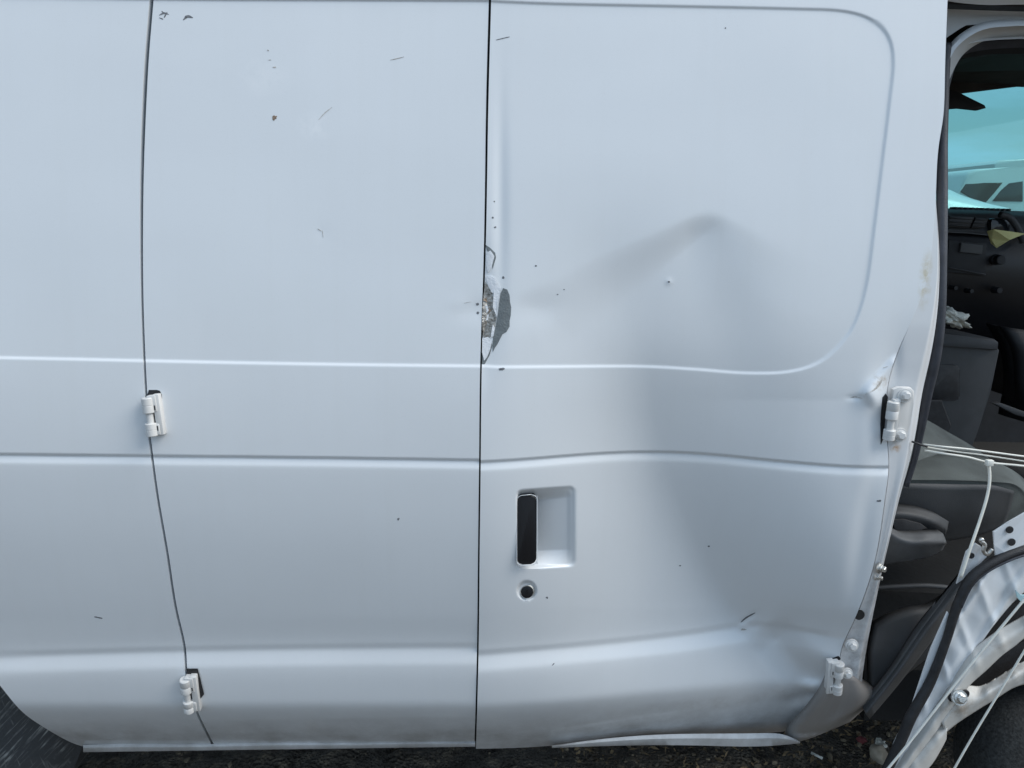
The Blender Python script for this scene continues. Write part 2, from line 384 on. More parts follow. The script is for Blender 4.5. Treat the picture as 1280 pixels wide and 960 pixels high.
def creases(u, v, d0, c2, c3, outl=None):
    D = np.zeros(u.shape)
    if outl is None:
        D += .0024*ss(-2.3, 2.3, v-c1L(u)) + .0025*ss(-2, 2, c0L(u)-v)
    d = v-c2
    D += -.0040*ss(-1.9, 1.3, d)+.0045*rmp(1.0, 10.5, d, 2.0)-.0005*ss(10, 60, d)
    d = v-c3
    D += -.0036*ss(-46, -2, d)**1.5-.0028*ss(-9, 0, d)+.0085*rmp(0, 19, d, 3)-.0012*ss(20, 60, d)
    return D
def waves(u, v):
    return (.00028*np.sin(u/57+v/91+.6)+.00022*np.sin(v/43-u/120+2)+.00016*np.sin(u/29+1.3)*np.sin(v/61))
def D_left(u, v):
    D = creases(u, v, None, c2L(u), c3L(u))+waves(u, v)
    D += -.0016*gau(u, v, 598, 388, 26, 14)+.0006*gau(u, v, 575, 380, 16, 10)
    D += .0006*np.exp(-((v-(904-.013*u))/1.8)**2) - .0012*gau(u, v, 402, 291, 9, 10)*.3
    return D
uc = spl([(150, 730), (300, 760), (420, 800), (565, 832), (700, 884), (785, 932), (860, 975), (935, 990)])
aa = spl([(120, 0), (230, .001), (300, .006), (360, .013), (440, .026), (520, .052), (565, .065), (700, .088), (785, .088), (850, .073), (900, .050), (960, .025)])
wl = spl([(150, 150), (565, 185), (785, 250), (960, 220)]); wr = spl([(150, 120), (440, 110), (565, 130), (700, 120), (785, 100), (960, 90)])
def recess(u, v):
    # handle pocket: deep on the left, sloping out to the right; u 645..719, v 605..714
    sk = -.085*(u-680)
    vt, vb = 609+sk*.9, 711+sk*.55
    du = np.minimum(u-645.5, 720-u); dv = np.minimum(v-vt, vb-v)
    def rr(x, y, r):    # inside distance of rounded corner
        return np.where((x < r) & (y < r), r-np.hypot(np.maximum(r-x, 0), np.maximum(r-y, 0)), np.minimum(x, y))
    ins = rr(du, dv, 9)
    ramp = 1-.92*np.clip((u-664)/54, 0, 1)
    side = ss(0, 5, ins)
    d = .003*side
    topw = ss(0, 16, v-vt); botw = np.clip((vb-v-1)/22, 0, 1); lw = ss(0, 5, u-645.5); rw = ss(0, 12, 720-u)
    return -(d+.036*ramp*topw*botw*lw*rw*(ins > 0))
def D_front(u, v):
    sd_ = seg_dist(u, v, outline)         # positive = one side
    D = creases(u, v, None, c2R(u), c3R(u), True)+waves(u*.9+40, v)
    D += np.where(u > 0, .0023*ss(-2.2, 2.2, OUTS*sd_), 0)
    x = u-uc(v); W = np.where(x < 0, wl(v), wr(v)); e = np.where(x < 0, np.interp(v, [450, 760], [70., 32.]), 20.)
    wr_ = np.interp(v, [300, 500, 785, 960], [120, 235, 150, 120]); x0 = np.where(x < 0, 0, x)
    ee = np.interp(v, [450, 620, 760], [.50, .30, .12]); xx = x/wr_
    fr_ = 1-(rmp(0, 1, xx, ee)-rmp(0, 1, 0*xx, ee))*1.15
    fl_ = np.exp(-(np.sqrt(x*x+e*e)-e)/W)
    D -= np.maximum(aa(v), 0)*(np.where(x < 0, fl_, 1)*(fr_+np.where(x<0,0,0)))*ss(570, 820, u)
    # the sharp upper edge of the dent, from its tip at the left up to the peak
    n, wd, t = fold(u, v, (652, 384), (872, 272), 0, 0, 20)
    tp = 22+.75*np.maximum(n, 0); L_ = 246.; tq = t*L_; wd = ss(-tp, tp*.7, tq)*ss(-tp, tp*.7, L_-tq)
    tt = np.clip(t, 0, 1.2); k = .55+1.15*(1-tt)
    D -= wd*.0080*(ss(-12*k, 44*k, n)-ss(14, 220, n))*(.5+.55*tt)
    D -= .0035*gau(u, v, 905, 400, 50, 110, -12)
    D -= .0016*gau(u, v, 672, 385, 34, 18, -10)
    D += .0012*gau(u, v, 836, 352, 3.5, 3.5)
    # rolled rear edge of the door, beaten near the chipped place
    D -= .0045*gau(u, v, 626, 260, 8, 120)*.6
    D -= .006*gau(u, v, 604, 400, 16, 70)+.0025*gau(u, v, 600, 335, 9, 40)
    D += .0012*ss(60, 0, u-mid_seam(v))*ss(470, 700, v)
    # crumpling round the upper front hinge
    D -= .012*gau(u, v, 1118, 500, 26, 70, 8)-.006*gau(u, v, 1092, 498, 14, 18)
    n, wd, t = fold(u, v, (1078, 494), (1120, 448), 0, 0, 8)
    D += wd*(.0075*ss(-8, 3, n)-.0075*ss(3, 46, n))
    n, wd, t = fold(u, v, (1060, 497), (1080, 497), 0, 0, 8)
    D -= wd*.0022*np.exp(-(n/2.5)**2)
    D += .004*gau(u, v, 1085, 540, 16, 60, 4)
    # lower corner
    n, wd, t = fold(u, v, (962, 790), (1022, 862), 0, 0, 14)
    D -= wd*.023*(rmp(-30, 0, n, .3*30)-rmp(0, 34, n, .2*34))
    D += .012*gau(u, v, 1014, 857, 12, 8)-.007*gau(u, v, 996, 872, 24, 10, -12)
    n, wd, t = fold(u, v, (925, 779), (945, 766), 0, 0, 6)
    D -= wd*.0028*np.exp(-(n/3.)**2)
    D += .0024*gau(u, v, 929, 783, 6, 4)
    D += .001*gau(u, v, 905, 850, 30, 26, 20)+.003*gau(u, v, 1010, 815, 22, 16, 30)
    D += -.004*gau(u, v, 1075, 690, 12, 90, 9)
    D += recess(u, v)
    D -= .006*ss(13.5, 8.5, np.hypot((u-658.5), (v-738)*1.0))
    return D
_t = seg_dist(np.array([850.]), np.array([250.]), outline)[0]
OUTS = -1.0 if _t > 0 else 1.0              # outside is +
def solve(u, v, D):
    """Point of the body surface seen at pixel (u, v), D metres proud of the plain section."""
    d = ray(u, v); Y = np.zeros(u.shape)
    for _ in range(40):
        t = (Y-CAM[1])/d[..., 1]; z = CAM[2]+d[..., 2]*t
        Y = .5*Y+.5*(np.interp(z, zs, prof)-D)
    t = (Y-CAM[1])/d[..., 1]
    return CAM+d*t[..., None]
def surf(u, v, proud=0.0):
    u = np.asarray(u, float); v = np.asarray(v, float)
    D = np.where(u < mid_seam(v), D_left(u, v), D_front(u, v)+.0015)
    return solve(u, v, D+proud)
def grid_mesh(name, U, V, D, m, parent, skirt=.014, inset=1.2):
    W = solve(U, V, D); nv, nu = U.shape
    verts = W.reshape(-1, 3); idx = np.arange(nv*nu).reshape(nv, nu)
    q = np.stack([idx[:-1, :-1], idx[1:, :-1], idx[1:, 1:], idx[:-1, 1:]], -1).reshape(-1, 4)
    loop = np.concatenate([idx[0, :], idx[1:, -1], idx[-1, -2::-1], idx[-2:0:-1, 0]])
    # rolled edge then return flange, going into the body
    cU, cV = U.reshape(-1)[loop], V.reshape(-1)[loop]; dd = D.reshape(-1)[loop]
    k1 = solve(cU, cV, dd)+np.array([0, .0035, 0]); k2 = solve(cU, cV, dd)+np.array([0, skirt, 0])
    n0 = len(verts); n = len(loop); verts = np.concatenate([verts, k1, k2])
    a = loop; b = n0+np.arange(n); c = n0+n+np.arange(n)
    q2 = np.stack([a, b, np.roll(b, -1), np.roll(a, -1)], -1); q3 = np.stack([b, c, np.roll(c, -1), np.roll(b, -1)], -1)
    q = np.concatenate([q, q2[:, ::-1], q3[:, ::-1]])
    me = bpy.data.meshes.new(name); me.vertices.add(len(verts)); me.vertices.foreach_set('co', verts.ravel())
    me.loops.add(q.size); me.loops.foreach_set('vertex_index', q.ravel().astype(np.int32))
    me.polygons.add(len(q)); me.polygons.foreach_set('loop_start', np.arange(0, q.size, 4, dtype=np.int32))
    me.polygons.foreach_set('loop_total', np.full(len(q), 4, np.int32)); me.update(calc_edges=True); me.validate()
    o = link(name, me, m, parent)
    me.set_sharp_from_angle(angle=R(50))
    return o
def stations(a, b, step, fine=()):
    """Stations from a to b; inside each (f0, f1, fstep) a finer step is used."""
    out = [a]
    while out[-1] < b:
        s = step
        for f0, f1, fs in fine:
            if f0 <= out[-1] < f1: s = fs
        out.append(out[-1]+s)
    out[-1] = b; return np.array(out)

van = empty('cargo_van', (0, 0, 0), 'white cargo van seen close up from the side, its dented double cargo doors shut', 'van')
# --- rear quarter panel, cut by the wheel arch
vs = stations(-200, 940, 3.0, ((-6, 6, 1.2), (440, 465, 1.2), (560, 595, 1.4), (800, 850, 2)))
arch = spl([(-300, 640), (-150, 735), (-60, 800), (0, 857), (25, 887), (50, 906), (75, 921), (100, 932), (125, 935.5), (300, 936), (620, 931)])
def clampv(U, V, B):      # rows run from the top edge down to the lower edge B(u)
    return np.minimum(V, B)
us = np.linspace(0, 1, 190)
def panel(name, Lf, Rf, Bf, vs, us, Df, m, parent, top=-200, **k):
    V0, S = np.meshgrid(vs, us, indexing='ij')
    T = (V0-vs[0])/(vs[-1]-vs[0]); V = V0.copy()
    U = Lf(V)+(Rf(V)-Lf(V))*S
    for _ in range(12):
        B = Bf(U); k0 = 845.0 if B.min() > 850 else 600.0
        V = np.where(V0 > k0, k0+(V0-k0)*(B-k0)/(vs[-1]-k0), V0); U = Lf(V)+(Rf(V)-Lf(V))*S
    return grid_mesh(name, U, V, Df(U, V), m, parent, **k)
qp = panel('quarter_panel', lambda v: -300+0*v, lambda v: rear_seam(v)-1.8-1.0*ss(400, 100, v), arch, vs, us, D_left, M['paint'], van)
rdoor = panel('cargo_door', lambda v: rear_seam(v)+1.5+1.0*ss(400, 100, v), lambda v: mid_seam(v)-1.1-.9*ss(500, 0, v),
              lambda u: 930.5-(u-264)*.010, vs, us, D_left, M['paint'], van)
rdoor['label'] = 'rear cargo door, flat but for small paint chips'
seamR = spl([(-200, 1191), (0, 1184.5), (100, 1181), (150, 1178.5), (178, 1174), (240, 1170), (300, 1166), (350, 1158), (400, 1140), (430, 1127), (455, 1117.5), (480, 1111), (520, 1108), (560, 1110.5),
             (585, 1111.5), (620, 1107.5), (660, 1102), (700, 1094.5), (750, 1079), (785, 1064), (810, 1053), (850, 1046), (875, 1034), (900, 1016), (925, 990)])
vs2 = stations(-200, 935, 2.6, ((-4, 24, 1.3), (445, 475, 1.3), (558, 604, 1.3), (604, 750, 1.2), (778, 835, 1.6)))
u2 = stations(0, 1, 2.6/560, ((.065, .23, 1.3/560), (0, .065, 1.5/560), (.86, .96, 1.7/560)))
frontB = spl([(590, 936), (640, 935), (700, 931), (760, 924), (820, 919.5), (900, 917), (960, 916), (1000, 910), (1040, 892)])
fdoor = panel('cargo_door', lambda v: mid_seam(v)+1.0, lambda v: seamR(v)-1.0*ss(400, 440, v), frontB, vs2, u2, lambda U, V: D_front(U, V)+.0015, M['paint'], van)
fdoor['label'] = 'front cargo door, pushed in and creased, with a recessed handle'

# --- B pillar strip between the cargo door and the front door opening
outR = spl([(170, 1176), (182, 1173.2), (300, 1173.5), (400, 1170.5), (450, 1162), (490, 1153), (520, 1148), (570, 1138.5), (620, 1125), (670, 1113),
            (710, 1103.5), (750, 1095), (800, 1085), (850, 1077.5), (875, 1075)])
vs3 = stations(179, 872, 3); s3 = np.linspace(0, 1, 26)
V, S = np.meshgrid(vs3, s3, indexing='ij'); U = seamR(V)+(outR(V)-seamR(V))*S
def D_pillar(U, V):
    D = D_front(seamR(V)-2, V)*ss(470, 300, V)+D_front(U, V)*0
    D = D*1.0-.011*ss(400, 500, V)-.004*ss(178, 330, V)*(1-S)*0
    D += .0028*ss(330, 178, V)*0+.0028*ss(480, 300, V)*0
    D += .004*ss(.35, .75, S)*ss(540, 640, V)-.016*ss(.80, 1.0, S)*ss(178, 260, V)
    D += -.004*gau(U, V, 1118, 445, 8, 30)
    return D-.035*np.maximum(0, 0)
pil = grid_mesh('door_pillar', U, V, D_pillar(U, V)-.02*ss(700, 870, V), M['pillarpaint'], van, skirt=.05)
pil['label'] = 'bent door pillar carrying the torn hinge plates'
# foot of the pillar, turning into the sill
def Yb(u, v, off):
    return float(solve(np.array([float(min(u, 1075))]), np.array([float(v)]), np.array([-off]))[0][1])
foot = [[(u_, v_, Yb(u_, v_, o_)) for u_, v_, o_ in row] for row in (
        [(1040, 842, .018), (1058, 845, .016), (1070, 848, .020), (1074, 850, .05)],
        [(1030, 866, .016), (1055, 869, .014), (1078, 868, .016), (1098, 866, .05)],
        [(1010, 893, .012), (1042, 889, .010), (1072, 883, .010), (1091, 877, .04)],
        [(990, 914, .006), (1020, 909, .003), (1050, 900, .003), (1074, 892, .03)],
        [(984, 931, .006), (1010, 924, .004), (1038, 913, .006), (1062, 903, .03)])]
fbm('pillar_foot', loft(foot, .02), M['dirtyshadepaint'], van)
# --- sills: thin bright flange under the doors
def strip(name, top, bot, u1, u2_, Y, th, m, parent, n=60, lab=None, bulge=.004):
    us_ = np.linspace(u1, u2_, n); bm = bmesh.new(); rings = []
    for q in us_:
        a, b = float(top(q)), float(bot(q)); y = Y(q) if callable(Y) else Y
        pts = [P(q, a, y+th), P(q, a, y+.001), P(q, (a*.6+b*.4), y-bulge), P(q, b, y), P(q, b, y+th)]
        rings.append([bm.verts.new(p) for p in pts])
    for a, b in zip(rings, rings[1:]):
        for k in range(5): bm.faces.new((a[k], a[(k+1) % 5], b[(k+1) % 5], b[k]))
    bm.faces.new(rings[0]); bm.faces.new(rings[-1][::-1])
    return fbm(name, bm, m, parent, sharp=40)
ysill = float(solve(np.array([400.]), np.array([931.]), np.array([.004]))[0][1]); print('ysill', ysill)
strip('sill_flange', lambda u: 929.5-(u-264)*.010+.6*math.sin(u/31), lambda u: 938-(u-264)*.014, 104, 594, ysill-.004, .03, M['paint'], van)
strip('sill_flange', spl([(690, 932), (760, 923), (820, 918.5), (900, 917), (950, 916.5), (985, 920), (1000, 927)]), spl([(690, 935), (760, 932.5), (880, 932), (960, 932.5), (1000, 929)]), 690, 1000, ysill-.02, .03, M['paint'], van)
# --- dark jambs behind the gaps
def backing(name, fn, v1, v2, w_, Yoff, m):
    vv = np.arange(v1, v2+1, 12.); bm = bmesh.new(); g = []
    for v in vv:
        c = float(fn(v)); row = []
        for du in (-w_, w_):
            s_ = solve(np.array([c+du]), np.array([v]), np.array([-Yoff]))[0]; row.append(bm.verts.new(s_)); row.append(bm.verts.new(s_+np.array([0, .01, 0])))
        g.append(row)
    for a, b in zip(g, g[1:]):
        for i, j in ((0, 2), (2, 3), (3, 1), (1, 0)): bm.faces.new((a[i], a[j], b[j], b[i]))
    return fbm(name, bm, m, van)
backing('door_jamb', rear_seam, -190, 926, 14, .009, M['jambgrey'])
backing('door_jamb', mid_seam, -190, 928, 14, .022, M['dark'])
backing('door_jamb', seamR, 428, 900, 7, .032, M['seal'])

# --- decals that are real marks: chips and scratches, thin skins on the panel
def skin(poly, name, m, parent, proud=.0004, th=.0006, curl=0.0, cen=None):
    u = np.array([p[0] for p in poly], float); v = np.array([p[1] for p in poly], float)
    W = surf(u, v, proud)
    c = surf(np.array([u.mean()]), np.array([v.mean()]), proud+.0002)[0]
    if curl: W = W+np.array([0, -1, 0])*(curl*rng.rand(len(W))[:, None])
    bm = bmesh.new(); a = [bm.verts.new(p) for p in W]; b = [bm.verts.new(p+np.array([0, th+curl*.4, 0])) for p in W]; cc = bm.verts.new(c-np.array([0, curl*.5, 0]))
    n = len(a)
    for i in range(n):
        bm.faces.new((a[i], a[(i+1) % n], cc)); bm.faces.new((a[i], b[i], b[(i+1) % n], a[(i+1) % n]))
    return fbm(name, bm, m, parent, smooth=bool(curl), sharp=35)
def blob(cx, cy, rx, ry, ang=0, n=11, j=.35):
    out = []
    for i in range(n):
        a = 2*math.pi*i/n; r = 1+j*(random.random()*2-1); x, y = rx*r*math.cos(a), ry*r*math.sin(a)
        c, s = math.cos(R(ang)), math.sin(R(ang)); out.append((cx+x*c-y*s, cy+x*s+y*c))
    return out
def stroke(pts, w_):
    pts = crom([(a, b, 0) for a, b in pts], 4)[:, :2]; L1, L2 = [], []
    n = len(pts)
    for i, p in enumerate(pts):
        t = pts[min(i+1, n-1)]-pts[max(i-1, 0)]; t /= (np.hypot(*t)+1e-9); nn = np.array([-t[1], t[0]])
        ww = w_*(.35+.65*math.sin(math.pi*(i+.5)/n))*(.7+.6*random.random())/2
        L1.append(tuple(p+nn*ww)); L2.append(tuple(p-nn*ww))
    return L1+L2[::-1]
def chips(lst, parent, m='chip'):
    for it in lst: skin(it, 'paint_chip', M[m], parent, .0003, .0003)
chips([stroke([(199, 19), (205, 16), (211, 18)], 1.7), stroke([(202, 14), (206, 17)], 1.8), stroke([(199, 22), (204, 24)], 1.2), stroke([(205, 22), (209, 15)], 1.5),
       stroke([(229, 25), (234, 20), (241, 22)], 2.6), 
      
       blob(498, 649, 1.6, 1.6), blob(597.0, 380, 2, 1.6), blob(597.5, 391, 1.8, 1.6), ], rdoor)
chips([blob(335, 63, 1.0, .9), blob(337, 75, 1.8, .6), blob(343, 84, 2.2, .9, 10), stroke([(398, 150), (406, 141), (415, 134)], .8), stroke([(488, 75), (497, 73), (505, 71)], 1.0), stroke([(397, 286), (402, 289)], 1.0), stroke([(403, 288), (404, 297)], .9), stroke([(580, 379), (589, 377)], .7)], rdoor, 'scuff')
chips([blob(343, 147, 3.4, 3.2)], rdoor, 'rustchip')
chips([stroke([(118, 771), (123, 772), (128, 773)], 1.8)], qp)
chips([stroke([(620, 50), (628, 48), (637, 46)], 1.2), blob(627, 461.5, 3.4, 1.9), blob(836, 352, 1.4, 1.2), blob(670, 332, 1.2, 1.1), blob(629, 347, 1.4, 1.4), blob(907, 35, .9, .8),
       blob(684, 747, 1.4, 1.2), stroke([(926, 778), (933, 772), (944, 766)], 1.7),         blob(886, 683, 1.6, 1), blob(850, 707, 1.2, .8), blob(1099, 626, 3.2, 1.2, -10), blob(616, 272, 1.2, 1.2), blob(619, 284, 1.3, 1.1), blob(618, 252, 1, 1),
       stroke([(690, 832), (693, 829)], 1.0), blob(697, 368, 1.1, .7), blob(705, 362, .9, .7)], fdoor)
chips([blob(929, 787, 3.5, 1.2), stroke([(1063, 497), (1070, 496), (1078, 498)], 1.3), stroke([(1082, 493), (1092, 488), (1099, 482), (1103, 474)], 1.5), stroke([(1104, 460), (1110, 458)], 1.1)], fdoor, 'scuff')
# the beaten rear edge of the front door: primer, bare metal and lifted paint
primer = [(629, 360), (634, 362), (637, 369), (637.5, 377), (639, 384), (638.5, 394), (637, 401), (637, 408), (633, 415), (628, 418), (625, 424), (622, 430), (619, 434), (616, 440), (615.5, 430), (617, 418), (620, 406), (622, 394), (624, 378), (626, 366)]
skin(primer, 'primer_patch', M['primer'], fdoor, .0005)
bare = [(606.5, 352), (610, 356), (615, 362), (616, 372), (618, 384), (621, 396), (619, 408), (616, 418), (611, 423), (604, 421), (602.8, 405), (603.2, 385), (604.6, 368)]
skin(bare, 'bare_metal_patch', M['bare'], fdoor, .0006)
skin([(607, 306), (613, 310), (619, 316), (620, 322), (616, 336), (614.5, 330), (617, 321), (612, 314), (608.5, 313)], 'primer_patch', M['primer'], fdoor, .0005)
skin([(605.5, 420), (613, 424), (615.5, 432), (612, 444), (606, 455), (602.5, 455), (602.2, 436)], 'primer_patch', M['primer'], fdoor, .0004)
for fl in ([(607.5, 346), (613, 344), (619, 349), (623, 357), (619, 366), (615, 366), (610, 357)],
           [(618, 356), (626, 360), (624, 372), (621, 384), (621, 396), (616, 384), (617, 370)],
           [(608, 316), (613, 313), (618, 320), (614.5, 334), (610, 341), (607.6, 330)],
           [(602.8, 423), (610, 421), (615, 426), (613, 436), (609, 446), (605, 451), (602.6, 440)],
           [(616, 406), (618.5, 410), (616.8, 420), (613.4, 422), (614.5, 413)],
           [(604.5, 384), (609, 381), (611, 388), (607, 392)], [(606, 394), (611, 393), (610, 400), (605.5, 401)]):
    skin(fl, 'paint_flake', M['flake'], fdoor, .0012, .0006, .0018)
for c in ([(604, 375), (608, 372), (609, 378)], [(610, 384), (614, 388), (611, 392)], [(605, 402), (609, 403), (606, 408)]):
    skin(c, 'rust_spot', M['rustchip'], fdoor, .0014)

# --- door handle and lock
def poly_on(poly, depth): return [(a, b) for a, b in poly]
yh = float(surf(np.array([640.]), np.array([660.]))[0][1])
fbm('handle_paddle', prism(rrect(646.5, 620.5, 670.5, 706, 6.5, 5, -.045), yh+.0035, .02, .0025, 3), M['black'], fdoor, sharp=40)
bm = bmesh.new(); tube(bm, [P(u, v, yh+.002) for u, v in crom([(a, b, 0) for a, b in rrect(646, 619.5, 671.5, 707, 7, 4, -.045)+[(671.5-7, 619.2-1.1)]], 2)[:, :2]], .0006, 6)
fbm('paddle_rim', bm, M['paint'], fdoor)
lc = surf(np.array([658.5]), np.array([738.]))[0]+np.array([0, -.0035, 0])
bm = bmesh.new(); lathe(bm, lc+np.array([0, -.0005, 0]), (0.05, 1, -.1), [(0, .004), (0, .0112), (.0015, .0128), (.012, .0128)], 24)
fbm('lock_cylinder', bm, M['steel'], fdoor, sharp=35)
bm = bmesh.new(); lathe(bm, lc+np.array([0, -.0016, -.001]), (0.05, 1, -.1), [(0, .0085), (.0006, .0108), (.004, .0108)], 24)
box(bm, lc+np.array([0, -.0018, -.001]), (.0011, 0, .0002), (0, .0006, 0), (0, 0, .0055))
fbm('lock_face', bm, M['black'], fdoor, sharp=35)

# --- hinges
def hinge(top, bot, side, lab, w_=10.5, gap=(.40, .66), tilt=0.0, leafdrop=0, gasket=True, proud=.010, worn=False, Y=None):
    """Axis between two photo points; side +1 = leaf to the right of the barrel."""
    a = surf(np.array([float(top[0])]), np.array([float(top[1])]), proud)[0]; b = surf(np.array([float(bot[0])]), np.array([float(bot[1])]), proud)[0]
    if Y is not None: a, b = P(top[0], top[1], Y), P(bot[0], bot[1], Y+.002)
    a, b = Vector(a), Vector(b); ax = b-a; L_ = ax.length; ax.normalize(); rad = .0094
    base = bpy.data.objects.new('door_hinge', None); COL.objects.link(base); base.parent = van; base['label'] = lab
    out = Vector((0, -1, 0)); out = (out-ax*out.dot(ax)).normalized(); sdv = ax.cross(out)*1.0
    if sdv.x*side < 0: sdv = -sdv
    def kn(t0, t1):
        bm = bmesh.new(); h = (t1-t0)*L_
        lathe(bm, a+ax*(t0*L_), ax, [(0, rad*.7), (0, rad*.88), (.0012, rad), (h*.47, rad), (h*.50, rad*.93), (h*.53, rad), (h-.0012, rad), (h, rad*.88), (h, rad*.6)], 22)
        mid = a+ax*((t0+t1)/2*L_)+sdv*(w_*.00125*.48)-out*(.004)
        box(bm, mid, sdv*(w_*.00125*.5), out*(.0045), ax*(h/2-.0006), .0012)
        return fbm('hinge_knuckle', bm, M['paint2'], base, sharp=40)
    kn(0, gap[0]); kn(gap[1], 1)
    bm = bmesh.new(); lathe(bm, a+ax*(.02*L_), ax, [(0, .0056), (L_*.96, .0056)], 14); fbm('hinge_pin', bm, M['paint2'], base, sharp=40)
    ww = w_*.00125; bm = bmesh.new()
    box(bm, a+ax*(L_*.46)+sdv*(ww*.98)-out*.0050, sdv*(ww*.40), out*.0065, ax*(L_*.53), .0016)
    fbm('hinge_leaf', bm, M['paint2'], base, sharp=40)
    for t0, t1 in ((-.05, gap[0]-.03), (gap[1]+.03, .97)):
        bm = bmesh.new(); box(bm, a+ax*(L_*(t0+t1)/2)+sdv*(ww*.50)-out*.0030, sdv*(ww*.52), out*.0062, ax*(L_*(t1-t0)/2), .0014)
        fbm('hinge_arm', bm, M['paint2'], base, sharp=40)
    bm = bmesh.new(); box(bm, a+ax*(L_*(gap[0]+gap[1])/2)+sdv*(ww*.30)-out*.0065, sdv*(ww*.42), out*.003, ax*(L_*(gap[1]-gap[0])/2)); fbm('hinge_window', bm, M['dark'], base, False)
    for t in (.27, .80):
        bm = bmesh.new(); box(bm, a+ax*(L_*t)+sdv*(ww*.80)+out*.0016, sdv*.0014, out*.0016, ax*.0042, .0003)
        fbm('hinge_slot', bm, M['dark'], base)
    return base
hinge((184, 497), (191, 545), 1, 'upper hinge between the quarter panel and the rear cargo door')
skin([(186, 487.5), (196, 487.5), (199.5, 488.5), (202, 493), (204.5, 537), (203, 541), (197, 543), (186, 540), (182, 500)], 'hinge_gap_shade', M['rubber'], van, .0006)  # black skin laid on the panel as shade of the gap round the hinge
hinge((231, 849), (237, 889), 1, 'lower hinge between the quarter panel and the rear cargo door', 11.5)
skin([(233, 836), (247, 836), (250, 847), (255, 868), (251, 873), (241, 885), (236, 860)], 'hinge_gap_shade', M['rubber'], van, .0022)  # shade of the lower hinge gap, put on as a black skin
# torn upper front hinge with its plate and two bolts on the pillar
pv = float(solve(np.array([1130.]), np.array([520.]), np.array([-.010]))[0][1])
plate = [(1117, 487), (1124, 484), (1139, 484.5), (1143, 489), (1142, 505), (1138, 530), (1133, 549), (1126, 553), (1119, 549), (1115, 530), (1116, 505)]
hp = bpy.data.objects.new('hinge_plate', None); COL.objects.link(hp); hp.parent = van; hp['label'] = 'upper front hinge plate with two bolts, rust under the lower one'
fbm('plate', prism(plate, pv-.010, .008, .002, 2), M['paint2'], hp, sharp=45)
def bolt(u, v, Y, parent, r=.0085, m='paint2', ax=(.15, 1, -.12)):
    c = Vector(P(u, v, Y)); A = Vector(ax).normalized(); bm = bmesh.new()
    lathe(bm, c, A, [(0, r*.86), (.0008, r), (.003, r), (.003, r*1.35), (.0045, r*1.4), (.0065, r*1.4)], 18)
    lathe(bm, c-A*.006, A, [(0, r*.62), (.0012, r*.78), (.0065, r*.78)], 6)
    return fbm('bolt', bm, M[m], parent, sharp=35)
bolt(1132.5, 495, pv-.017, hp); bolt(1126.5, 544.5, pv-.017, hp)
h3 = hinge((1117, 502), (1110.5, 550), 1, 'upper front hinge, twisted out of the crumpled door edge', 7, gap=(.46, .72), Y=pv-.016)
skin([(1103, 497), (1107, 492), (1110, 496), (1107, 520), (1104.5, 548), (1101, 556), (1100.5, 530)], 'hinge_gap_shade', M['rubber'], fdoor, .0006)  # black skin as the shaded gap beside the torn hinge
# lower front hinge
hinge((1049, 829), (1046, 866), -1, 'lower front hinge, bent away from the crumpled door corner', 12, proud=.013, gap=(.45, .70))
skin([(1040, 823), (1048, 820), (1051, 823), (1041, 848), (1037, 859), (1033.5, 856), (1037, 838)], 'hinge_gap_shade', M['rubber'], van, .0006)  # gap shade at the door corner, drawn as a black skin
yp = float(solve(np.array([1066.]), np.array([810.]), np.array([-.010]))[0][1])
bolt(1066, 808, yp-.006, van, .0085); bolt(1060, 843, yp+.002, van, .0075)
bolt(1103, 711, .02, van, .0075, 'steel', (-.7, .8, 0)); bolt(1099, 722, .03, van, .005, 'steel', (-.7, .8, 0))
# open hole in the pillar
bm = bmesh.new(); c = Vector(solve(np.array([1074.5]), np.array([769.]), np.array([-.0045]))[0])
lathe(bm, c, (0, 1, 0), [(0, .001), (0, .0095), (.002, .0095)], 20); fbm('pillar_hole', bm, M['under'], van, False)

# --- front door opening: frame arch at the top, seals
def ribbon(path, widths, Y0, Y1, name, m, n=8, th=.012, bul=.0):
    """Band following a pixel path; widths = offset of lower edge (du, dv) from upper edge."""
    pts = crom([(a, b, 0) for a, b in path], n)[:, :2]; bm = bmesh.new(); rings = []; N_ = len(pts)
    for i, p in enumerate(pts):
        t = pts[min(i+1, N_-1)]-pts[max(i-1, 0)]; t /= np.hypot(*t); nn = np.array([-t[1], t[0]])
        w_ = np.interp(i/(N_-1), np.linspace(0, 1, len(widths)), widths); q = p+nn*w_; md = p+nn*w_*.45
        rr_ = [P(*p, Y0+th), P(*p, Y0), P(*md, (Y0+Y1)/2-bul), P(*q, Y1), P(*q, Y1+th)]
        rings.append([bm.verts.new(x) for x in rr_])
    for a, b in zip(rings, rings[1:]):
        for k in range(5): bm.faces.new((a[k], a[(k+1) % 5], b[(k+1) % 5], b[k]))
    bm.faces.new(rings[0]); bm.faces.new(rings[-1][::-1])
    return fbm(name, bm, m, van, sharp=45)
A0 = [(1170, 90), (1181, 66), (1192, 50), (1210, 36), (1232, 27), (1262, 24), (1300, 24), (1500, 28)]
ribbon([(1160, -30), (1180, -18), (1230, -12), (1300, -12), (1500, -6)], [18, 18, 18], .10, .12, 'drip_rail', M['paint'])
ribbon([(1160, 3), (1180, 5), (1230, 7), (1300, 9), (1500, 14)], [6, 6, 6], .125, .15, 'drip_rail', M['rubber'])
ribbon([(1160, 2), (1182, 9), (1230, 13), (1300, 14), (1500, 19)], [62, 52, 20, 14, 12, 12], .165, .16, 'frame_face', M['jamb'])
ribbon(A0, [9, 9, 9, 8], .15, .135, 'frame_face', M['paint'], bul=.004)
ribbon([(a+2, b+8.5) for a, b in A0], [14, 14, 14, 14, 14], .152, .175, 'frame_channel', M['jamb'])
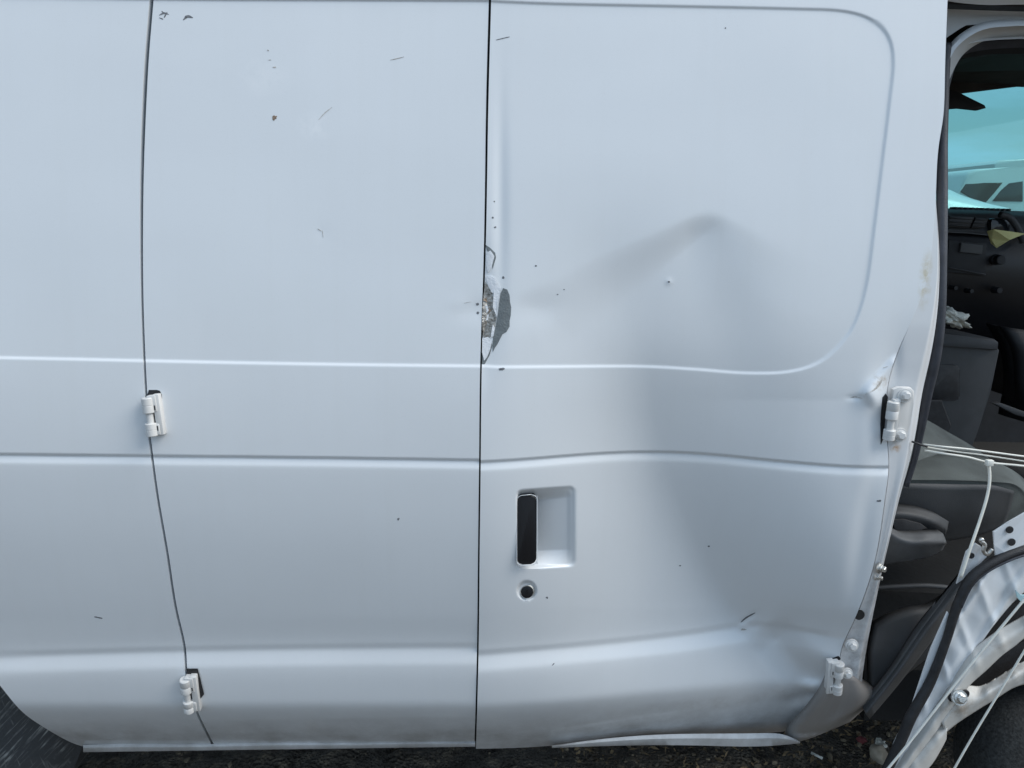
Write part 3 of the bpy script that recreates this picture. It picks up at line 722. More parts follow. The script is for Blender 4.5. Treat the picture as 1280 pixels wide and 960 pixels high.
ribbon([(1172, 112), (1183, 75), (1188, 62), (1205, 53), (1232, 48), (1265, 46), (1300, 46), (1500, 50)], [4, 3.5, 3, 3], .172, .165, 'frame_lip', M['paint'])
ribbon([(1174, 118), (1184, 82), (1190, 67), (1207, 57), (1234, 52), (1265, 50), (1300, 50), (1500, 54)], [10, 10, 10, 10], .175, .19, 'door_seal', M['seal'])
# upright seal along the pillar
us_ = [(1186, 55), (1183.5, 90), (1182, 140), (1181, 180), (1181, 250), (1180, 330), (1178, 400), (1172, 450), (1163, 492), (1156, 530), (1147, 572), (1136, 608)]
bm = bmesh.new(); q = crom([(a-5, b, 0) for a, b in us_], 5)
tube(bm, [P(a+1.5, b, .045+.10*ss(420, 40, b)+.03*ss(450, 600, b)) for a, b, _ in q], [.0090*(1-.45*float(ss(430, 620, b))) for _, b, _ in q], 10)
fbm('door_seal', bm, M['seal'], van)
# body above the opening, roof, floor, far side
def quad_sheet(pts, name, m, parent=None, th=.02):
    return None
def slabw(lo, hi, name, m, parent=van):
    bm = bmesh.new(); lo = Vector(lo); hi = Vector(hi); c = (lo+hi)/2; h = (hi-lo)/2
    box(bm, c, (h.x, 0, 0), (0, h.y, 0), (0, 0, h.z)); return fbm(name, bm, m, parent, False)
xr = float(P(1500, 480, 0.)[0])
fbm('body_side', prism([(1150, -200), (1150, -14), (1300, -10), (1520, -4), (1560, -200)], .085, .02), M['paint'], van, False)
slabw((-2.2, .14, 1.94), (2.6, 1.80, 1.98), 'roof', M['paint'])
slabw((-2.2, .13, 1.89), (2.6, 1.78, 1.92), 'headliner', M['liner'])
slabw((-2.2, .20, .46), (2.6, 1.80, .50), 'floor_pan', M['under'])
slabw((-2.24, .08, .46), (-2.2, 1.80, 1.94), 'rear_wall', M['dark'])
# far body side with its window; glass sits in the frame
FY = 1.80
gl0 = P(1150, 120, FY); 
slabw((-2.2, FY, .46), (float(P(1150, 200, FY)[0]), FY+.04, 1.94), 'far_side', M['dark'])
slabw((float(P(1150, 200, FY)[0])+.001, FY, .46), (3.2, FY+.04, float(P(1230, 285, FY)[2])), 'far_side', M['dark'])
fbm('far_window_header', prism([(1150, 40), (1150, 122), (1183, 118), (1280, 106), (1420, 92), (1700, 80), (1700, 20)], FY-.06, .05, .004), M['liner'], van, False)
fbm('window_glass', prism([(1150, 100), (1150, 300), (1700, 320), (1700, 60)], FY+.01, .005), M['glass'], van, False)
# ceiling trim seen through the opening
fbm('headliner_edge', prism([(1150, 52), (1150, 80), (1240, 68), (1330, 66), (1500, 64), (1500, 40)], .9, .25, .01), M['dark'], van, False)
fbm('sun_visor', prism([(1160, 110), (1190, 112), (1200, 116), (1231, 131), (1233, 135), (1224, 137.5), (1200, 135), (1160, 138)], 1.45, .02, .003), M['dark'], van, sharp=40)

# dashboard
dash = bpy.data.objects.new('dashboard', None); COL.objects.link(dash); dash.parent = van
DY = 1.20
fbm('dash_top', loft([[(1150, 260, 1.7), (1215, 261, 1.7), (1280, 264, 1.7), (1420, 270, 1.7)], [(1150, 263, 1.4), (1215, 264.5, 1.4), (1280, 268, 1.38), (1420, 276, 1.38)],
      [(1150, 268, 1.24), (1215, 268, 1.24), (1262, 272, 1.24), (1420, 300, 1.24)], [(1150, 290, 1.2), (1215, 291, 1.2), (1280, 298, 1.2), (1420, 320, 1.2)]], .03, 6), M['midgrey'], dash)
fbm('dash_face', loft([[(1150, 289, DY), (1215, 291, DY), (1280, 296, DY), (1420, 305, DY)], [(1150, 330, 1.17), (1215, 331, 1.17), (1280, 336, 1.17), (1420, 345, 1.17)],
      [(1150, 380, 1.20), (1215, 386, 1.20), (1280, 396, 1.20), (1420, 410, 1.20)], [(1150, 470, 1.30), (1215, 480, 1.3), (1280, 500, 1.3), (1420, 520, 1.3)]], .05, 6), M['black'], dash)
for pl in ([(1187, 270), (1218, 271.5), (1212, 285), (1185, 284)], [(1220, 272), (1236, 273), (1230, 285.5), (1214, 285)]):
    fbm('air_vent', prism(pl, DY-.012, .03, .002), M['black'], dash, sharp=40)
    for k in range(3):
        a, b, c, d = [np.array(q, float) for q in pl]; t = (k+.5)/3
        bm = bmesh.new(); tube(bm, [P(*(a*(1-t)+d*t), DY-.016), P(*(b*(1-t)+c*t), DY-.016)], .0018, 6); fbm('vent_slat', bm, M['midgrey'], dash)
bm = bmesh.new(); q = crom([(1250, 268, 0), (1260, 271, 0), (1268, 279, 0), (1275, 292, 0), (1279, 303, 0)], 5); tube(bm, [P(a, b, DY-.03) for a, b, _ in q], .010, 10); fbm('cluster_bezel', bm, M['midgrey'], dash)
fbm('cluster_lens', prism(rrect(1239, 273, 1262, 292, 5), DY-.01, .02, .002), M['vandark'], dash, sharp=40)
for k in range(11):     # defroster grille openings
    u = 1192+k*6.6; bm = bmesh.new(); box(bm, P(u, 260.5+k*.22, 1.62), (.004, 0, 0), (0, .02, 0), (0, 0, .005), .0012); fbm('defroster_louvre', bm, M['midgrey'], dash)
bm = bmesh.new(); q = crom([(1150, 289.5, 0), (1200, 290.5, 0), (1235, 293.5, 0), (1300, 299, 0), (1420, 306, 0)], 5); tube(bm, [P(a, b, DY-.02) for a, b, _ in q], .0028, 6); fbm('dash_trim', bm, M['grey'], dash)
fbm('radio_display', prism([(1202, 303.5), (1229, 306.5), (1228, 318), (1200, 315)], 1.15, .02, .002), M['grey'], dash, sharp=40)
fbm('radio_body', prism([(1186, 300), (1234, 304), (1232, 345), (1184, 340)], 1.16, .03, .003), M['dark'], dash, sharp=40)
for (u, v, r) in ((1252, 325, .015), (1250, 363, .010), (1195, 360, .007), (1215, 364, .007)):
    bm = bmesh.new(); lathe(bm, P(u, v, 1.135), (0, 1, 0), [(0, r*.5), (0, r*.85), (.002, r), (.02, r), (.022, r*1.15), (.03, r*1.15)], 20); fbm('knob', bm, M['dark'], dash, sharp=40)
bm = bmesh.new(); q = crom([(1184, 334, 0), (1205, 338, 0), (1232, 343, 0)], 5); tube(bm, [P(a, b, 1.15) for a, b, _ in q], .002, 6); fbm('dash_trim', bm, M['midgrey'], dash)

# engine cover / console box
cons = bpy.data.objects.new('centre_console', None); COL.objects.link(cons); cons.parent = van
fbm('console_body', prism([(1150, 424), (1180, 424), (1247, 433), (1250, 438), (1238, 490), (1222, 540), (1208, 580), (1150, 585)], .92, .18, .006), M['midgrey'], cons, sharp=40)
fbm('console_lid', prism([(1150, 415), (1182, 417), (1244, 424), (1249, 428), (1248, 438), (1180, 432), (1150, 430)], .905, .20, .006), M['midgrey'], cons, sharp=40)
fbm('console_recess', prism(rrect(1158, 455, 1200, 500, 6, 5, .03), .915, .02, .004), M['rubber'], cons, sharp=40)
fbm('console_foot', prism([(1150, 500), (1178, 500), (1190, 532), (1180, 556), (1150, 560)], .90, .05, .004), M['rubber'], cons, False)
fbm('steering_shroud', loft([[(1240, 405, 1.1), (1262, 410, 1.02), (1330, 418, 1.05), (1420, 420, 1.1)], [(1258, 440, 1.08), (1275, 440, 1.0), (1330, 450, 1.0), (1420, 460, 1.05)],
      [(1262, 480, 1.1), (1278, 490, 1.02), (1330, 500, 1.02), (1420, 510, 1.08)], [(1255, 520, 1.15), (1290, 530, 1.1), (1330, 540, 1.1), (1420, 560, 1.1)]], .03, 5), M['dark'], cons)
fbm('console_strip', prism([(1241, 504), (1252, 504), (1290, 518), (1290, 524), (1270, 519)], .97, .02, .003), M['midgrey'], cons, sharp=40)
fbm('floor_mat', loft([[(1140, 505, .95), (1210, 560, .9), (1330, 600, .9), (1420, 600, .9)], [(1140, 600, .95), (1210, 640, .95), (1330, 680, .9), (1420, 700, .9)],
      [(1100, 900, .9), (1210, 900, .9), (1330, 900, .9), (1420, 900, .9)]], .03, 4), M['under'], cons)

# passenger seat
seat = bpy.data.objects.new('passenger_seat', None); COL.objects.link(seat); seat.parent = van
fbm('seat_back', loft([[(1100, 505, .40), (1150, 521, .40), (1185, 540, .45), (1216, 558, .50), (1246, 580, .55)],
                       [(1100, 540, .30), (1150, 548, .30), (1185, 558, .33), (1214, 568, .38), (1244, 590, .42)],
                       [(1100, 585, .22), (1150, 588, .22), (1185, 590, .24), (1214, 592, .28), (1246, 602, .30)]], .05, 6), M['fabric'], seat)
fbm('seat_cushion', loft([[(1100, 580, .25), (1145, 574, .25), (1190, 573, .25), (1240, 577, .27), (1275, 594, .32), (1300, 625, .4)],
                          [(1100, 596, .16), (1145, 597, .16), (1190, 598, .165), (1240, 600, .17), (1272, 605, .2), (1296, 630, .3)],
                          [(1100, 603, .155), (1145, 604, .155), (1190, 605, .16), (1240, 606, .165), (1270, 612, .2), (1292, 640, .3)],
                          [(1100, 640, .19), (1145, 640, .19), (1190, 650, .20), (1240, 642, .21), (1266, 640, .24), (1280, 650, .32)],
                          [(1100, 660, .22), (1145, 668, .22), (1190, 672, .23), (1240, 662, .24), (1262, 655, .28), (1270, 660, .34)]], .06, 6), M['fabric'], seat)
fbm('seat_valance', loft([[(1100, 604, .150), (1145, 605, .150), (1190, 606, .155), (1240, 607, .16), (1268, 614, .19)],
                          [(1100, 640, .165), (1145, 645, .165), (1190, 650, .17), (1235, 644, .18), (1262, 640, .22)],
                          [(1100, 668, .19), (1145, 674, .19), (1185, 676, .20), (1228, 668, .22), (1256, 655, .26)]], .02, 6), M['midgrey'], seat)
# recliner cover: moulded cup and lever
fbm('recliner_cover', loft([[(1105, 634, .14), (1125, 634, .13), (1150, 637, .13), (1172, 644, .135), (1186, 652, .15)],
                            [(1105, 645, .12), (1125, 644, .115), (1150, 648, .115), (1170, 654, .12), (1184, 662, .14)],
                            [(1105, 658, .135), (1125, 662, .13), (1150, 664, .13), (1168, 664, .13), (1182, 668, .15)]], .02, 6), M['midgrey'], seat)
fbm('recliner_recess', prism([(1115, 650), (1130, 649), (1152, 655), (1160, 661), (1140, 666), (1120, 668)], .112, .02, .002), M['rubber'], seat, sharp=40)
fbm('recliner_lever', loft([[(1105, 650, .12), (1122, 665, .10), (1140, 668, .095), (1160, 667, .095), (1179, 667, .11)],
                            [(1105, 664, .10), (1122, 674, .085), (1140, 679, .08), (1160, 678, .08), (1183, 678, .10)],
                            [(1105, 690, .11), (1122, 692, .10), (1140, 690, .095), (1160, 688, .095), (1181, 682, .11)],
                            [(1105, 706, .13), (1122, 703, .12), (1140, 701, .115), (1160, 697, .115), (1178, 688, .12)]], .02, 6), M['grey'], seat)
bm = bmesh.new(); q = crom([(1090, 735, 0), (1120, 733, 0), (1160, 732, 0), (1200, 736, 0), (1260, 742, 0)], 5); tube(bm, [P(a, b, .30) for a, b, _ in q], .0055, 8); fbm('seat_rail', bm, M['midgrey'], seat)
fbm('seat_base', prism([(1080, 738), (1262, 745), (1262, 900), (1080, 900)], .34, .3), M['under'], seat, False)

# kick panel and bent sill plate below the seat
fbm('sill_trim', loft([[(1095, 784, .16), (1115, 773, .155), (1140, 765, .15), (1165, 760, .15), (1195, 742, .15)],
                       [(1090, 815, .14), (1115, 812, .135), (1140, 800, .13), (1165, 790, .13), (1195, 770, .13)],
                       [(1090, 850, .13), (1110, 845, .125), (1130, 838, .12), (1150, 822, .12), (1180, 800, .12)],
                       [(1092, 872, .12), (1100, 870, .12), (1110, 864, .12), (1135, 842, .12), (1165, 818, .12)]], .02, 6), M['midgrey'], van)
fbm('sill_plate', loft([[(1206, 716, .10), (1210, 722, .09), (1216, 728, .11)], [(1180, 748, .10), (1184, 758, .085), (1189, 767, .11)], [(1150, 785, .10), (1154, 797, .08), (1160, 808, .11)],
                        [(1118, 835, .10), (1120, 845, .08), (1124, 855, .11)], [(1080, 884, .10), (1083, 892, .09), (1087, 899, .11)]], .012, 5), M['grey'], van)

# --- underside and rear wheel
slabw((-.30, .62, .32), (.45, 1.78, .455), 'underbody', M['under'])
rw = bpy.data.objects.new('rear_wheel', None); COL.objects.link(rw); rw.parent = van
edge = P(101, 950, .26); WR = .375; WC = Vector((edge[0]-WR+.035, .22, .372))
bm = bmesh.new()
pr = [(0.012, .20), (.0, .215), (-.004, .26), (-.006, .30), (.002, .335), (.012, .352), (.020, .362), (.026, .3735), (.045, .375), (.10, .3765), (.17, .375), (.19, .362), (.21, .34), (.215, .28), (.21, .21)]
lathe(bm, WC, (0, 1, 0), [(a, b) for a, b in pr], 96); fbm('tyre', bm, M['tyre'], rw, sharp=50)
bm = bmesh.new(); lathe(bm, WC+Vector((0, .014, 0)), (0, 1, 0), [(0, .02), (0, .06), (.02, .11), (.025, .17), (-.006, .195), (-.004, .203), (.02, .203)], 48); fbm('rim', bm, M['steel'], rw, sharp=40)
for k in range(72):     # tread blocks on the part of the tyre towards the camera, shared mesh
    a = 2*math.pi*k/72
    for row, (yy, ww, off) in enumerate(((.048, .016, 0), (.088, .014, .5), (.128, .014, 0))):
        if row == 0 and k == 0:
            bm = bmesh.new(); box(bm, (WR+.002, 0, 0), (.003, 0, 0), (0, .015, .003), (0, 0, .0115), .0012); tb = bpy.data.meshes.new('tread_block'); bm.to_mesh(tb); bm.free(); tb.materials.append(M['tyre'])
        aa_ = a+off*2*math.pi/72
        if not (-.3 < math.sin(aa_) < .95 and math.cos(aa_) > .2): continue
        o = bpy.data.objects.new('tread_block', tb); COL.objects.link(o); o.parent = rw
        o.location = WC+Vector((0, yy, 0)); o.rotation_euler = (0, -aa_, 0)
# wheel arch liner
bm = bmesh.new(); rows = []
for k in range(25):
    a = R(-20+k*9); rows.append([bm.verts.new(WC+Vector((.47*math.cos(a), yy, .45*math.sin(a)))) for yy in (.12, .45)])
for a, b in zip(rows, rows[1:]): bm.faces.new((a[0], a[1], b[1], b[0]))
fbm('wheel_liner', bm, M['under'], van)

# ------------------------------------------------------------------ ground
def gh(x, y):
    return .012*np.sin(x*5.1+1)*np.cos(y*4.3)+.007*np.sin(x*13+y*9)+.004*np.sin(x*31-y*23)
bm = bmesh.new()
xs = np.concatenate([[-400, -80, -20, -6], np.arange(-2.5, 3.2, .035), [6, 12, 30, 90, 400]]); ys = np.concatenate([[-300, -60, -12, -4], np.arange(-1.6, 2.6, .035), [4, 8, 14, 30, 90, 600]])
g = [[bm.verts.new((x, y, (gh(x, y)+.004*rng.randn()*(abs(x) < 3 and abs(y) < 2.6)) if abs(x) < 4 and -2 < y < 3 else 0)) for x in xs] for y in ys]
for i in range(len(ys)-1):
    for j in range(len(xs)-1): bm.faces.new((g[i][j], g[i][j+1], g[i+1][j+1], g[i+1][j]))
gr = fbm('ground', bm, M['soil']); tag(gr, 'dark brown dirt strewn with small stones and leaf litter under the van', None, kind='structure')
M['pebble'] = simple('pebble_stone', (.22, .175, .12), .9, bump=.6, bscale=120, var=.7, vscale=9)
bm = bmesh.new()
for k in range(2600):
    if k < 1900: x, y = .25+1.3*random.random(), .15+1.2*random.random()
    else: x, y = -1.6+2.6*random.random(), .3+1.2*random.random()
    s = .0018+.0075*random.random()**4; z = float(gh(x, y))+s*.3
    r = bmesh.ops.create_icosphere(bm, subdivisions=1, radius=s, matrix=Matrix.Translation((x, y, z)) @ Matrix.Rotation(random.random()*6, 4, 'Z') @ Matrix.Diagonal((1+random.random()*.8, .8, .45+.5*random.random(), 1)))
    for vv in r['verts']: vv.co += Vector(rng.randn(3)*s*.10)
tag(fbm('pebbles', bm, M['pebble'], None, False), 'small brown stones scattered in the dirt', None, kind='stuff')
bm = bmesh.new()
for k in range(2600):
    x, y = .2+1.4*random.random(), .15+1.1*random.random(); z = float(gh(x, y))+.004; L_ = .004+.012*random.random()**2; a = random.random()*6.3; wv = .001+.004*random.random()**2
    dx, dy = math.cos(a)*L_, math.sin(a)*L_; t = random.random()*.008
    vsn = [bm.verts.new(p) for p in ((x-dx, y-dy, z), (x-dy*wv/L_, y+dx*wv/L_, z+t+.001), (x+dx, y+dy, z+t), (x+dy*wv/L_, y-dx*wv/L_, z+.001))]; bm.faces.new(vsn)
M['litter'] = simple('dry_leaf_litter', (.22, .155, .085), .9, var=.8, vscale=14)
tag(fbm('leaf_litter', bm, M['litter'], None, False), 'dry stems and leaf scraps lying in the dirt', None, kind='stuff')
def rock(u, v, z, s, seed, name, m, lab, cat, sub=3, rough=.25):
    c = PZ(np.array(u), np.array(v), z); bm = bmesh.new(); r = bmesh.ops.create_icosphere(bm, subdivisions=sub, radius=1); rr = np.random.RandomState(seed); ph = rr.rand(6)*6
    for q in r['verts']:
        n = q.co.normalized(); f = 1+rough*(math.sin(n.x*3+ph[0])*math.cos(n.z*4+ph[1])+.5*math.sin(n.y*7+ph[2])+.3*math.sin(n.x*13+ph[3])*math.sin(n.z*11+ph[4]))
        q.co = Vector((n.x*s[0]*f+c[0], n.y*s[1]*f+c[1], n.z*s[2]*f+c[2]))
    return tag(fbm(name, bm, m), lab, cat)
M['stone'] = simple('pale_stone', (.42, .36, .28), .9, bump=.8, bscale=80, var=.3, vscale=30)
M['red'] = simple('red_plastic_scrap', (.22, .05, .05), .6)
rock(1098, 944, .012, (.022, .02, .028), 3, 'broken_stone', M['stone'], 'pale brown lump of broken stone lying beside the black rubber strip', 'stone')
rock(1101, 930, .03, (.014, .012, .010), 5, 'crumpled_paper', M['tissue'], 'small whitish crumpled scrap lying on top of the pale stone', 'scrap', 3, .5)
rock(1077, 925, .008, (.012, .010, .007), 8, 'red_scrap', M['red'], 'small dull red scrap in the dirt left of the pale stone', 'scrap')
bm = bmesh.new(); tube(bm, [PZ(np.array(u), np.array(v), .012) for u, v in ((1014, 941), (1020, 944), (1028, 948))], .0035, 6); tag(fbm('wood_splinter', bm, M['tissue']), 'short pale splinter lying on the dirt below the door corner', 'splinter')
bm = bmesh.new(); tube(bm, [PZ(np.array(u), np.array(v), .010) for u, v in ((1064, 903), (1072, 900), (1079, 901))], .002, 6); tag(fbm('twig', bm, M['litter']), 'thin dry twig on the dirt right under the sill corner', 'twig')

# ------------------------------------------------------------------ torn-off door piece, tied at the right
fen = empty('crumpled_door_piece', tuple(P(1200, 960, -.02)), 'crumpled white door panel piece with black rubber edging, hanging at the lower right', 'car panel')
FYY = -.02
# big outer fold
fbm('outer_skin', loft([
    [(1212, 716, 0.0105), (1232, 706, 0.0070), (1256, 699, 0.0035), (1290, 690, 0.0000), (1340, 680, 0.0000)],
    [(1196, 742, 0.0105), (1215, 735, 0.0000), (1240, 728, -0.0042), (1268, 722, -0.0014), (1320, 716, 0.0000)],
    [(1186, 772, 0.0105), (1203, 768, -0.0014), (1224, 765, -0.0063), (1246, 756, -0.0014), (1276, 744, 0.0042)],
    [(1174, 806, 0.0105), (1190, 803, -0.0007), (1207, 800, -0.0063), (1224, 795, -0.0028), (1243, 781, 0.0042)],
    [(1160, 842, 0.0105), (1174, 841, 0.0000), (1188, 838, -0.0049), (1202, 832, -0.0021), (1221, 812, 0.0042)],
    [(1145, 880, 0.0070), (1155, 880, -0.0014), (1166, 877, -0.0042), (1178, 870, -0.0021), (1199, 840, 0.0028)],
    [(1124, 926, 0.0070), (1131, 925, -0.0014), (1139, 922, -0.0035), (1148, 915, -0.0021), (1165, 888, 0.0014)],
    [(1100, 985, 0.0070), (1106, 985, -0.0014), (1112, 984, -0.0028), (1120, 980, -0.0021), (1132, 950, 0.0000)]], .002, 10, .0065), M['paint'], fen)
fbm('edge_flange', prism([(1185, 765), (1190, 772), (1178, 812), (1160, 850), (1134, 900), (1122, 926), (1112, 948), (1118, 930), (1142, 878), (1164, 812)], -.004, .004, .001), M['paint'], fen, False)
# rubber edging
q = crom([(1340, 670, 5.5), (1280, 687, 6.5), (1255, 696, 7), (1232, 708, 7.5), (1214, 723, 8), (1203, 742, 7.5), (1193, 767, 7), (1183, 800, 6.5), (1163, 852, 7.5), (1139, 895, 8.5), (1126, 926, 8), (1104, 972, 8)], 6)
bm = bmesh.new(); tube(bm, [P(a, b, -.01) for a, b, _ in q], [c*.00112 for _, _, c in q], 12)
e = fbm('rubber_edging', bm, M['rubber'], fen)
bm = bmesh.new(); tube(bm, [P(a+3.5, b+6, -.016) for a, b, _ in q[:34]], .0022, 8); fbm('edging_lip', bm, M['seal'], fen)
# torn inner frame: pressed strip with a long hole and a lower lip
fbm('inner_frame', loft([
    [(1300, 752, .0), (1300, 775, -.012), (1300, 790, -.010)], [(1283, 768, .0), (1283, 782, -.014), (1282, 797, -.012)],
    [(1266, 778, .0), (1268, 793, -.016), (1268, 808, -.012)], [(1247, 789, .0), (1250, 806, -.018), (1252, 820, -.012)],
    [(1228, 803, .0), (1230, 822, -.018), (1233, 838, -.012)], [(1211, 818, .0), (1210, 842, -.018), (1213, 856, -.012)],
    [(1196, 840, .0), (1195, 862, -.018), (1197, 876, -.012)], [(1178, 870, .0), (1179, 886, -.016), (1182, 898, -.012)],
    [(1155, 905, .0), (1158, 918, -.012), (1163, 924, -.01)], [(1128, 945, .0), (1130, 955, -.01), (1134, 962, -.01)], [(1105, 980, .0), (1106, 985, -.01), (1110, 992, -.01)]], .002, 7, .0028), M['tornpaint'], fen)
fbm('inner_frame_lip', loft([
    [(1320, 818, .0), (1320, 836, -.016), (1320, 852, -.006)], [(1283, 826, .0), (1283, 840, -.018), (1284, 855, -.006)], [(1262, 838, .0), (1263, 850, -.018), (1265, 861, -.006)],
    [(1243, 850, .0), (1244, 862, -.018), (1246, 873, -.006)], [(1226, 858, .0), (1226, 873, -.018), (1228, 884, -.006)], [(1208, 858, .0), (1209, 880, -.018), (1212, 894, -.006)],
    [(1193, 868, .0), (1194, 888, -.016), (1197, 904, -.006)], [(1176, 892, .0), (1178, 904, -.014), (1182, 916, -.006)]], .002, 7, .0028), M['tornpaint'], fen)
fbm('lower_flap', loft([[(1186, 902, .0), (1184, 912, -.012), (1183, 924, -.004)], [(1166, 914, .0), (1172, 926, -.014), (1178, 934, -.004)],
                        [(1148, 930, .0), (1158, 944, -.014), (1166, 954, -.004)], [(1136, 945, .0), (1142, 962, -.012), (1148, 975, -.004)], [(1128, 965, .0), (1130, 980, -.01), (1132, 995, -.004)]], .002, 7, .002), M['tornpaint'], fen)
fbm('hole_backing', prism([(1206, 862), (1220, 843), (1248, 818), (1290, 796), (1300, 830), (1268, 842), (1240, 856), (1222, 862)], .03, .004), M['rubber'], fen, False)
fbm('hole_backing', prism([(1247, 758), (1262, 758), (1290, 742), (1300, 766), (1262, 786), (1238, 800), (1212, 824), (1200, 834), (1222, 806), (1240, 784)], .035, .004), M['rubber'], fen, False)
bolt(1201, 873, -.030, fen, .010, 'steel', (.1, 1, -.35)); 
fbm('bolt_slot', prism(rrect(1186, 869, 1212, 878, 4, 4, -.25), -.0205, .004), M['rubber'], fen, False)
# upper bracket tabs with holes, clip
fbm('bracket', prism([(1242, 665, -.01), (1262, 652, -.012), (1300, 630, -.01), (1300, 690, -.0), (1262, 694, -.01), (1245, 700, -.005), (1243, 682, -.01)], 0, .003, .001), M['paint'], fen, False)
fbm('bracket', prism([(1208, 690, .0), (1220, 679, -.005), (1226, 683, 0), (1234, 696, .0), (1222, 708, .0), (1204, 724, .01), (1196, 730, .01)], 0, .003, .001), M['paint'], fen, False)
def disc(u, v, Y, r, m, parent, name='bolt_hole'):
    bm = bmesh.new(); lathe(bm, P(u, v, Y), (0, 1, 0), [(0, .001), (0, r), (.002, r)], 18); return fbm(name, bm, M[m], parent, False)
disc(1262.5, 662.5, -.0135, .0062, 'rubber', fen); disc(1265, 678, -.0135, .0065, 'rubber', fen); disc(1214.5, 695, -.0035, .0052, 'rubber', fen)
bm = bmesh.new(); q = crom([(1226, 676, 0), (1231, 681, 0), (1229, 688, 0), (1234, 693, 0), (1240, 686, 0)], 5); tube(bm, [P(a, b, -.012) for a, b, _ in q], .0035, 8); lathe(bm, P(1228, 676, -.015), (0, 1, 0), [(0, .002), (.001, .0045), (.006, .0045)], 12)
fbm('spring_clip', bm, M['steel'], fen)
fbm('torn_shard', prism([(1270, 738), (1276, 744), (1300, 745), (1300, 765), (1276, 752), (1272, 747)], -.02, .003), M['glass'] and simple('pale_blue_plastic', (.42, .62, .66), .3), fen, False)
# front tyre, dark, behind the torn piece
ft = empty('loose_tyre', tuple(P(1275, 990, .2)), 'black tyre standing in the dirt behind the torn door piece at lower right', 'tyre')
c = Vector(P(1292, 950, .22)); bm = bmesh.new()
lathe(bm, c+Vector((0, -.06, 0)), (.0, 1, .0), [(.012, .045), (.004, .055), (0, .075), (.004, .105), (.018, .130), (.04, .142), (.12, .142), (.14, .13), (.15, .10), (.15, .05)], 48)
fbm('tyre_carcass', bm, simple('dusty_tyre_rubber', (.03, .031, .030), .9, bump=.8, bscale=220, var=.6, vscale=160), ft, sharp=60)
bm = bmesh.new(); lathe(bm, c+Vector((0, -.055, 0)), (.0, 1, .0), [(.0, .005), (.0, .02), (.01, .046), (.02, .046)], 24); fbm('hub', bm, M['dark'], ft, sharp=40)

# ------------------------------------------------------------------ ties and cords
def cord(name, pts, Y, r, lab, cat, grp=None, flat=1.0, seg=8, parent=None):
    q = crom([(p[0], p[1], p[2] if len(p) > 2 else Y) for p in pts], 8); bm = bmesh.new(); tube(bm, [P(a, b, y) for a, b, y in q], r, seg, flat)
    o = fbm(name, bm, M['cord'], parent)
    return tag(o, lab, cat, grp) if parent is None else o
g1 = 'white cords stretched across the front door opening'
cord('white_cord', [(1154, 555.5, .02), (1180, 558.5), (1215, 562), (1280, 570.5), (1360, 580)], .0, .0016, 'uppermost of the thin white cords crossing in front of the grey seat', 'cord', g1)
cord('white_cord', [(1156, 558.5, .02), (1190, 564), (1230, 569), (1280, 576.5), (1360, 588)], .005, .0013, 'middle one of the thin white cords crossing in front of the grey seat', 'cord', g1)
cord('white_cord', [(1156, 563, .02), (1180, 567), (1210, 571.5), (1236, 578), (1280, 582.5), (1360, 592)], .0, .0019, 'lowest of the white cords crossing the seat, the one the cable tie hangs from', 'cord', g1)
bm = bmesh.new(); tube(bm, [P(u, v, .012) for u, v in ((1140, 552), (1150, 555.5), (1159, 558.5))], .0017, 8); tag(fbm('black_cord_end', bm, M['rubber']), 'black cord end wrapped round the door pillar edge', 'cord')
zt = empty('cable_tie', tuple(P(1236, 578, -.01)), 'white plastic cable tie hanging down from the lowest cord in front of the seat', 'cable tie')
q = crom([(1236, 579, -.01), (1237, 600, -.01), (1233.5, 622, -.012), (1225, 650, -.015), (1213, 685, -.02), (1201, 722, -.02)], 8); bm = bmesh.new(); tube(bm, [P(a, b, y) for a, b, y in q], .0030, 8, .45); fbm('tie_strap', bm, M['cord'], zt)
bm = bmesh.new(); box(bm, P(1236.5, 578.5, -.014), (.0058, 0, 0), (0, .004, 0), (0, 0, .0052), .0012); fbm('tie_head', bm, M['cord'], zt)
g2 = 'white cords pulled diagonally over the torn door piece'
cord('white_cord', [(1098, 975), (1140, 924), (1200, 847.5), (1250, 786), (1290, 738), (1340, 680)], -.06, .0021, 'thicker white cord running diagonally over the torn door piece, left of the other', 'cord', g2)
cord('white_cord', [(1183, 978), (1215, 922), (1250, 864), (1285, 806), (1330, 730)], -.07, .0018, 'white cord slanting over the black tyre, rightmost of the diagonal cords', 'cord', g2)

# tissue on the console, yellow paper on the dash
ti = bmesh.new(); r = bmesh.ops.create_icosphere(ti, subdivisions=4, radius=1)
c = P(1190, 397, .86)
for vt in r['verts']:
    n = vt.co.copy(); f = 1+.30*math.sin(n.x*5+1)*math.cos(n.z*6)+.18*math.sin(n.x*11+n.z*9)+.12*math.sin(n.z*19+n.y*13)
    vt.co = Vector((c[0]+n.x*.040*f+.012*n.z*-1, c[1]+n.y*.03*f, c[2]+n.z*.022*f-n.x*.010))
tag(fbm('crumpled_tissue', ti, M['tissue']), 'crumpled white tissue lying on top of the grey console by the pillar', 'tissue')
yp_ = prism([(1234, 289, 1.05), (1242, 286.5, 1.03), (1282, 292, 1.05), (1262, 300, 1.03), (1246, 310, 1.05), (1239, 304, 1.06)], 1.05, .002)
tag(fbm('yellow_paper', yp_, M['yellow'], None, False), 'folded yellowish paper propped against the dashboard', 'paper')

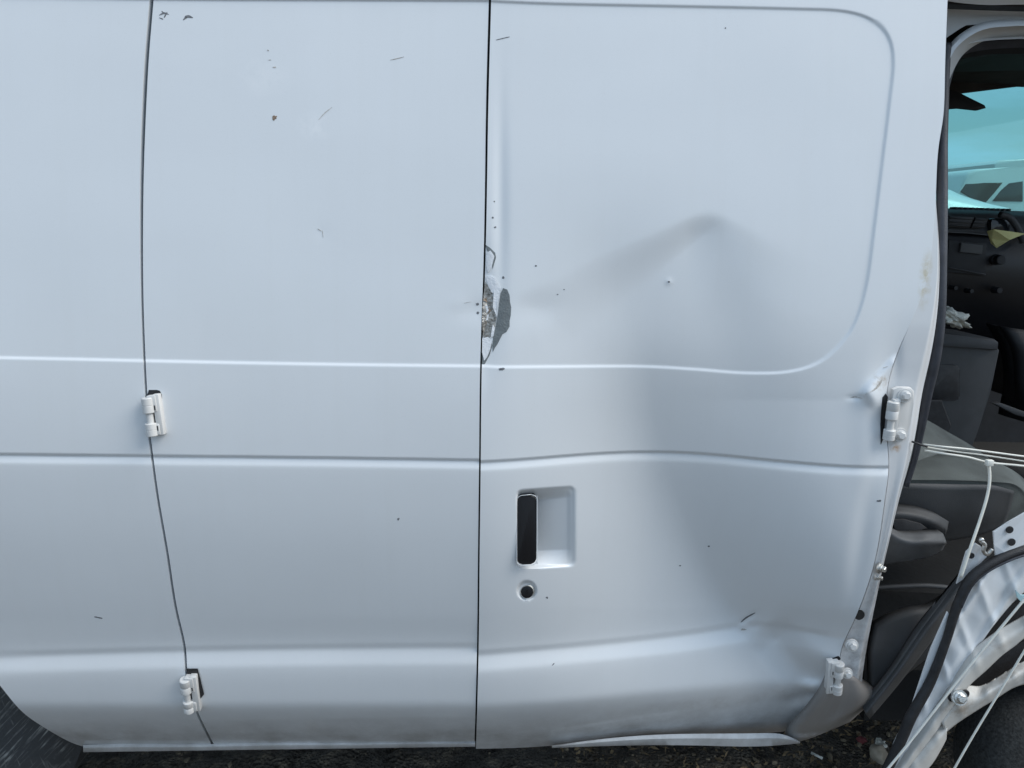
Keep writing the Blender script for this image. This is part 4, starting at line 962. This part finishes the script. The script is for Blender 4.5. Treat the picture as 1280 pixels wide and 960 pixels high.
# ------------------------------------------------------------------ vans beyond the far window
def far_van(dy, outl, wins, lab, depth=4.5, tone='vanwhite'):
    e = empty('parked_van', tuple(P(outl[0][0], 290, dy)*np.array([1, 1, 0])), lab, 'van', 'white vans parked beyond the far window')
    fbm('body', prism(outl, dy, depth, .05, 3), M[tone], e, sharp=40)
    for wv in wins: fbm('windscreen' if len(wv) > 4 else 'side_window', prism(wv, dy-.02, .06, .015), M['vandark'], e, sharp=40)
    return e
far_van(12.5, [(1186, 345), (1188, 262), (1196, 246), (1201, 236), (1206, 221), (1211, 215), (1224, 211), (1262, 209), (1330, 207), (1420, 207), (1420, 345)],
        [[(1208, 230), (1230, 228.5), (1254, 228), (1243, 241), (1232, 254), (1215, 248), (1201, 240)],
         [(1241, 251.5), (1252, 238), (1262, 229), (1279, 226.5), (1279, 252)], [(1284, 226), (1330, 225), (1330, 252), (1284, 252)]],
        'white van in the far window with dark windscreen and front side window', 2.2)
far_van(19, [(1240, 330), (1243, 205), (1250, 200), (1300, 198), (1420, 198), (1420, 330)],
        [[(1290, 216), (1340, 215), (1340, 240), (1290, 240)]], 'farther white van, only its roof showing above the nearer van roof', 4)
cars = empty('parked_car', tuple(P(1180, 290, 9)*np.array([1, 1, 0])), 'low white car bonnet sloping down behind the far window, lower left', 'car')
fbm('bonnet', loft([[(1120, 225, 9.5), (1160, 228, 9.5), (1184, 236, 9.4), (1205, 245, 9.3), (1235, 254, 9.2), (1262, 262, 9.2)],
                    [(1120, 250, 8.6), (1160, 250, 8.6), (1184, 252, 8.6), (1205, 256, 8.6), (1235, 262, 8.6), (1262, 266, 8.6)],
                    [(1120, 330, 8.5), (1160, 330, 8.5), (1184, 330, 8.5), (1205, 330, 8.5), (1235, 330, 8.5), (1262, 330, 8.5)]], .5, 5), M['vanwhite'], cars)
dk = empty('dark_vehicle', tuple(P(1185, 290, 17)*np.array([1, 1, 0])), 'dark vehicle roof just left of the white vans beyond the far window', 'vehicle')
fbm('roof', prism([(1140, 218), (1180, 217), (1195, 219), (1200, 223), (1196, 236), (1140, 240)], 17, 2, .08), M['dark'], dk, sharp=40)
fbm('side', prism([(1138, 238), (1196, 234), (1200, 340), (1138, 340)], 16.9, 2.2, .08), M['dark'], dk, sharp=40)
print('scene built')
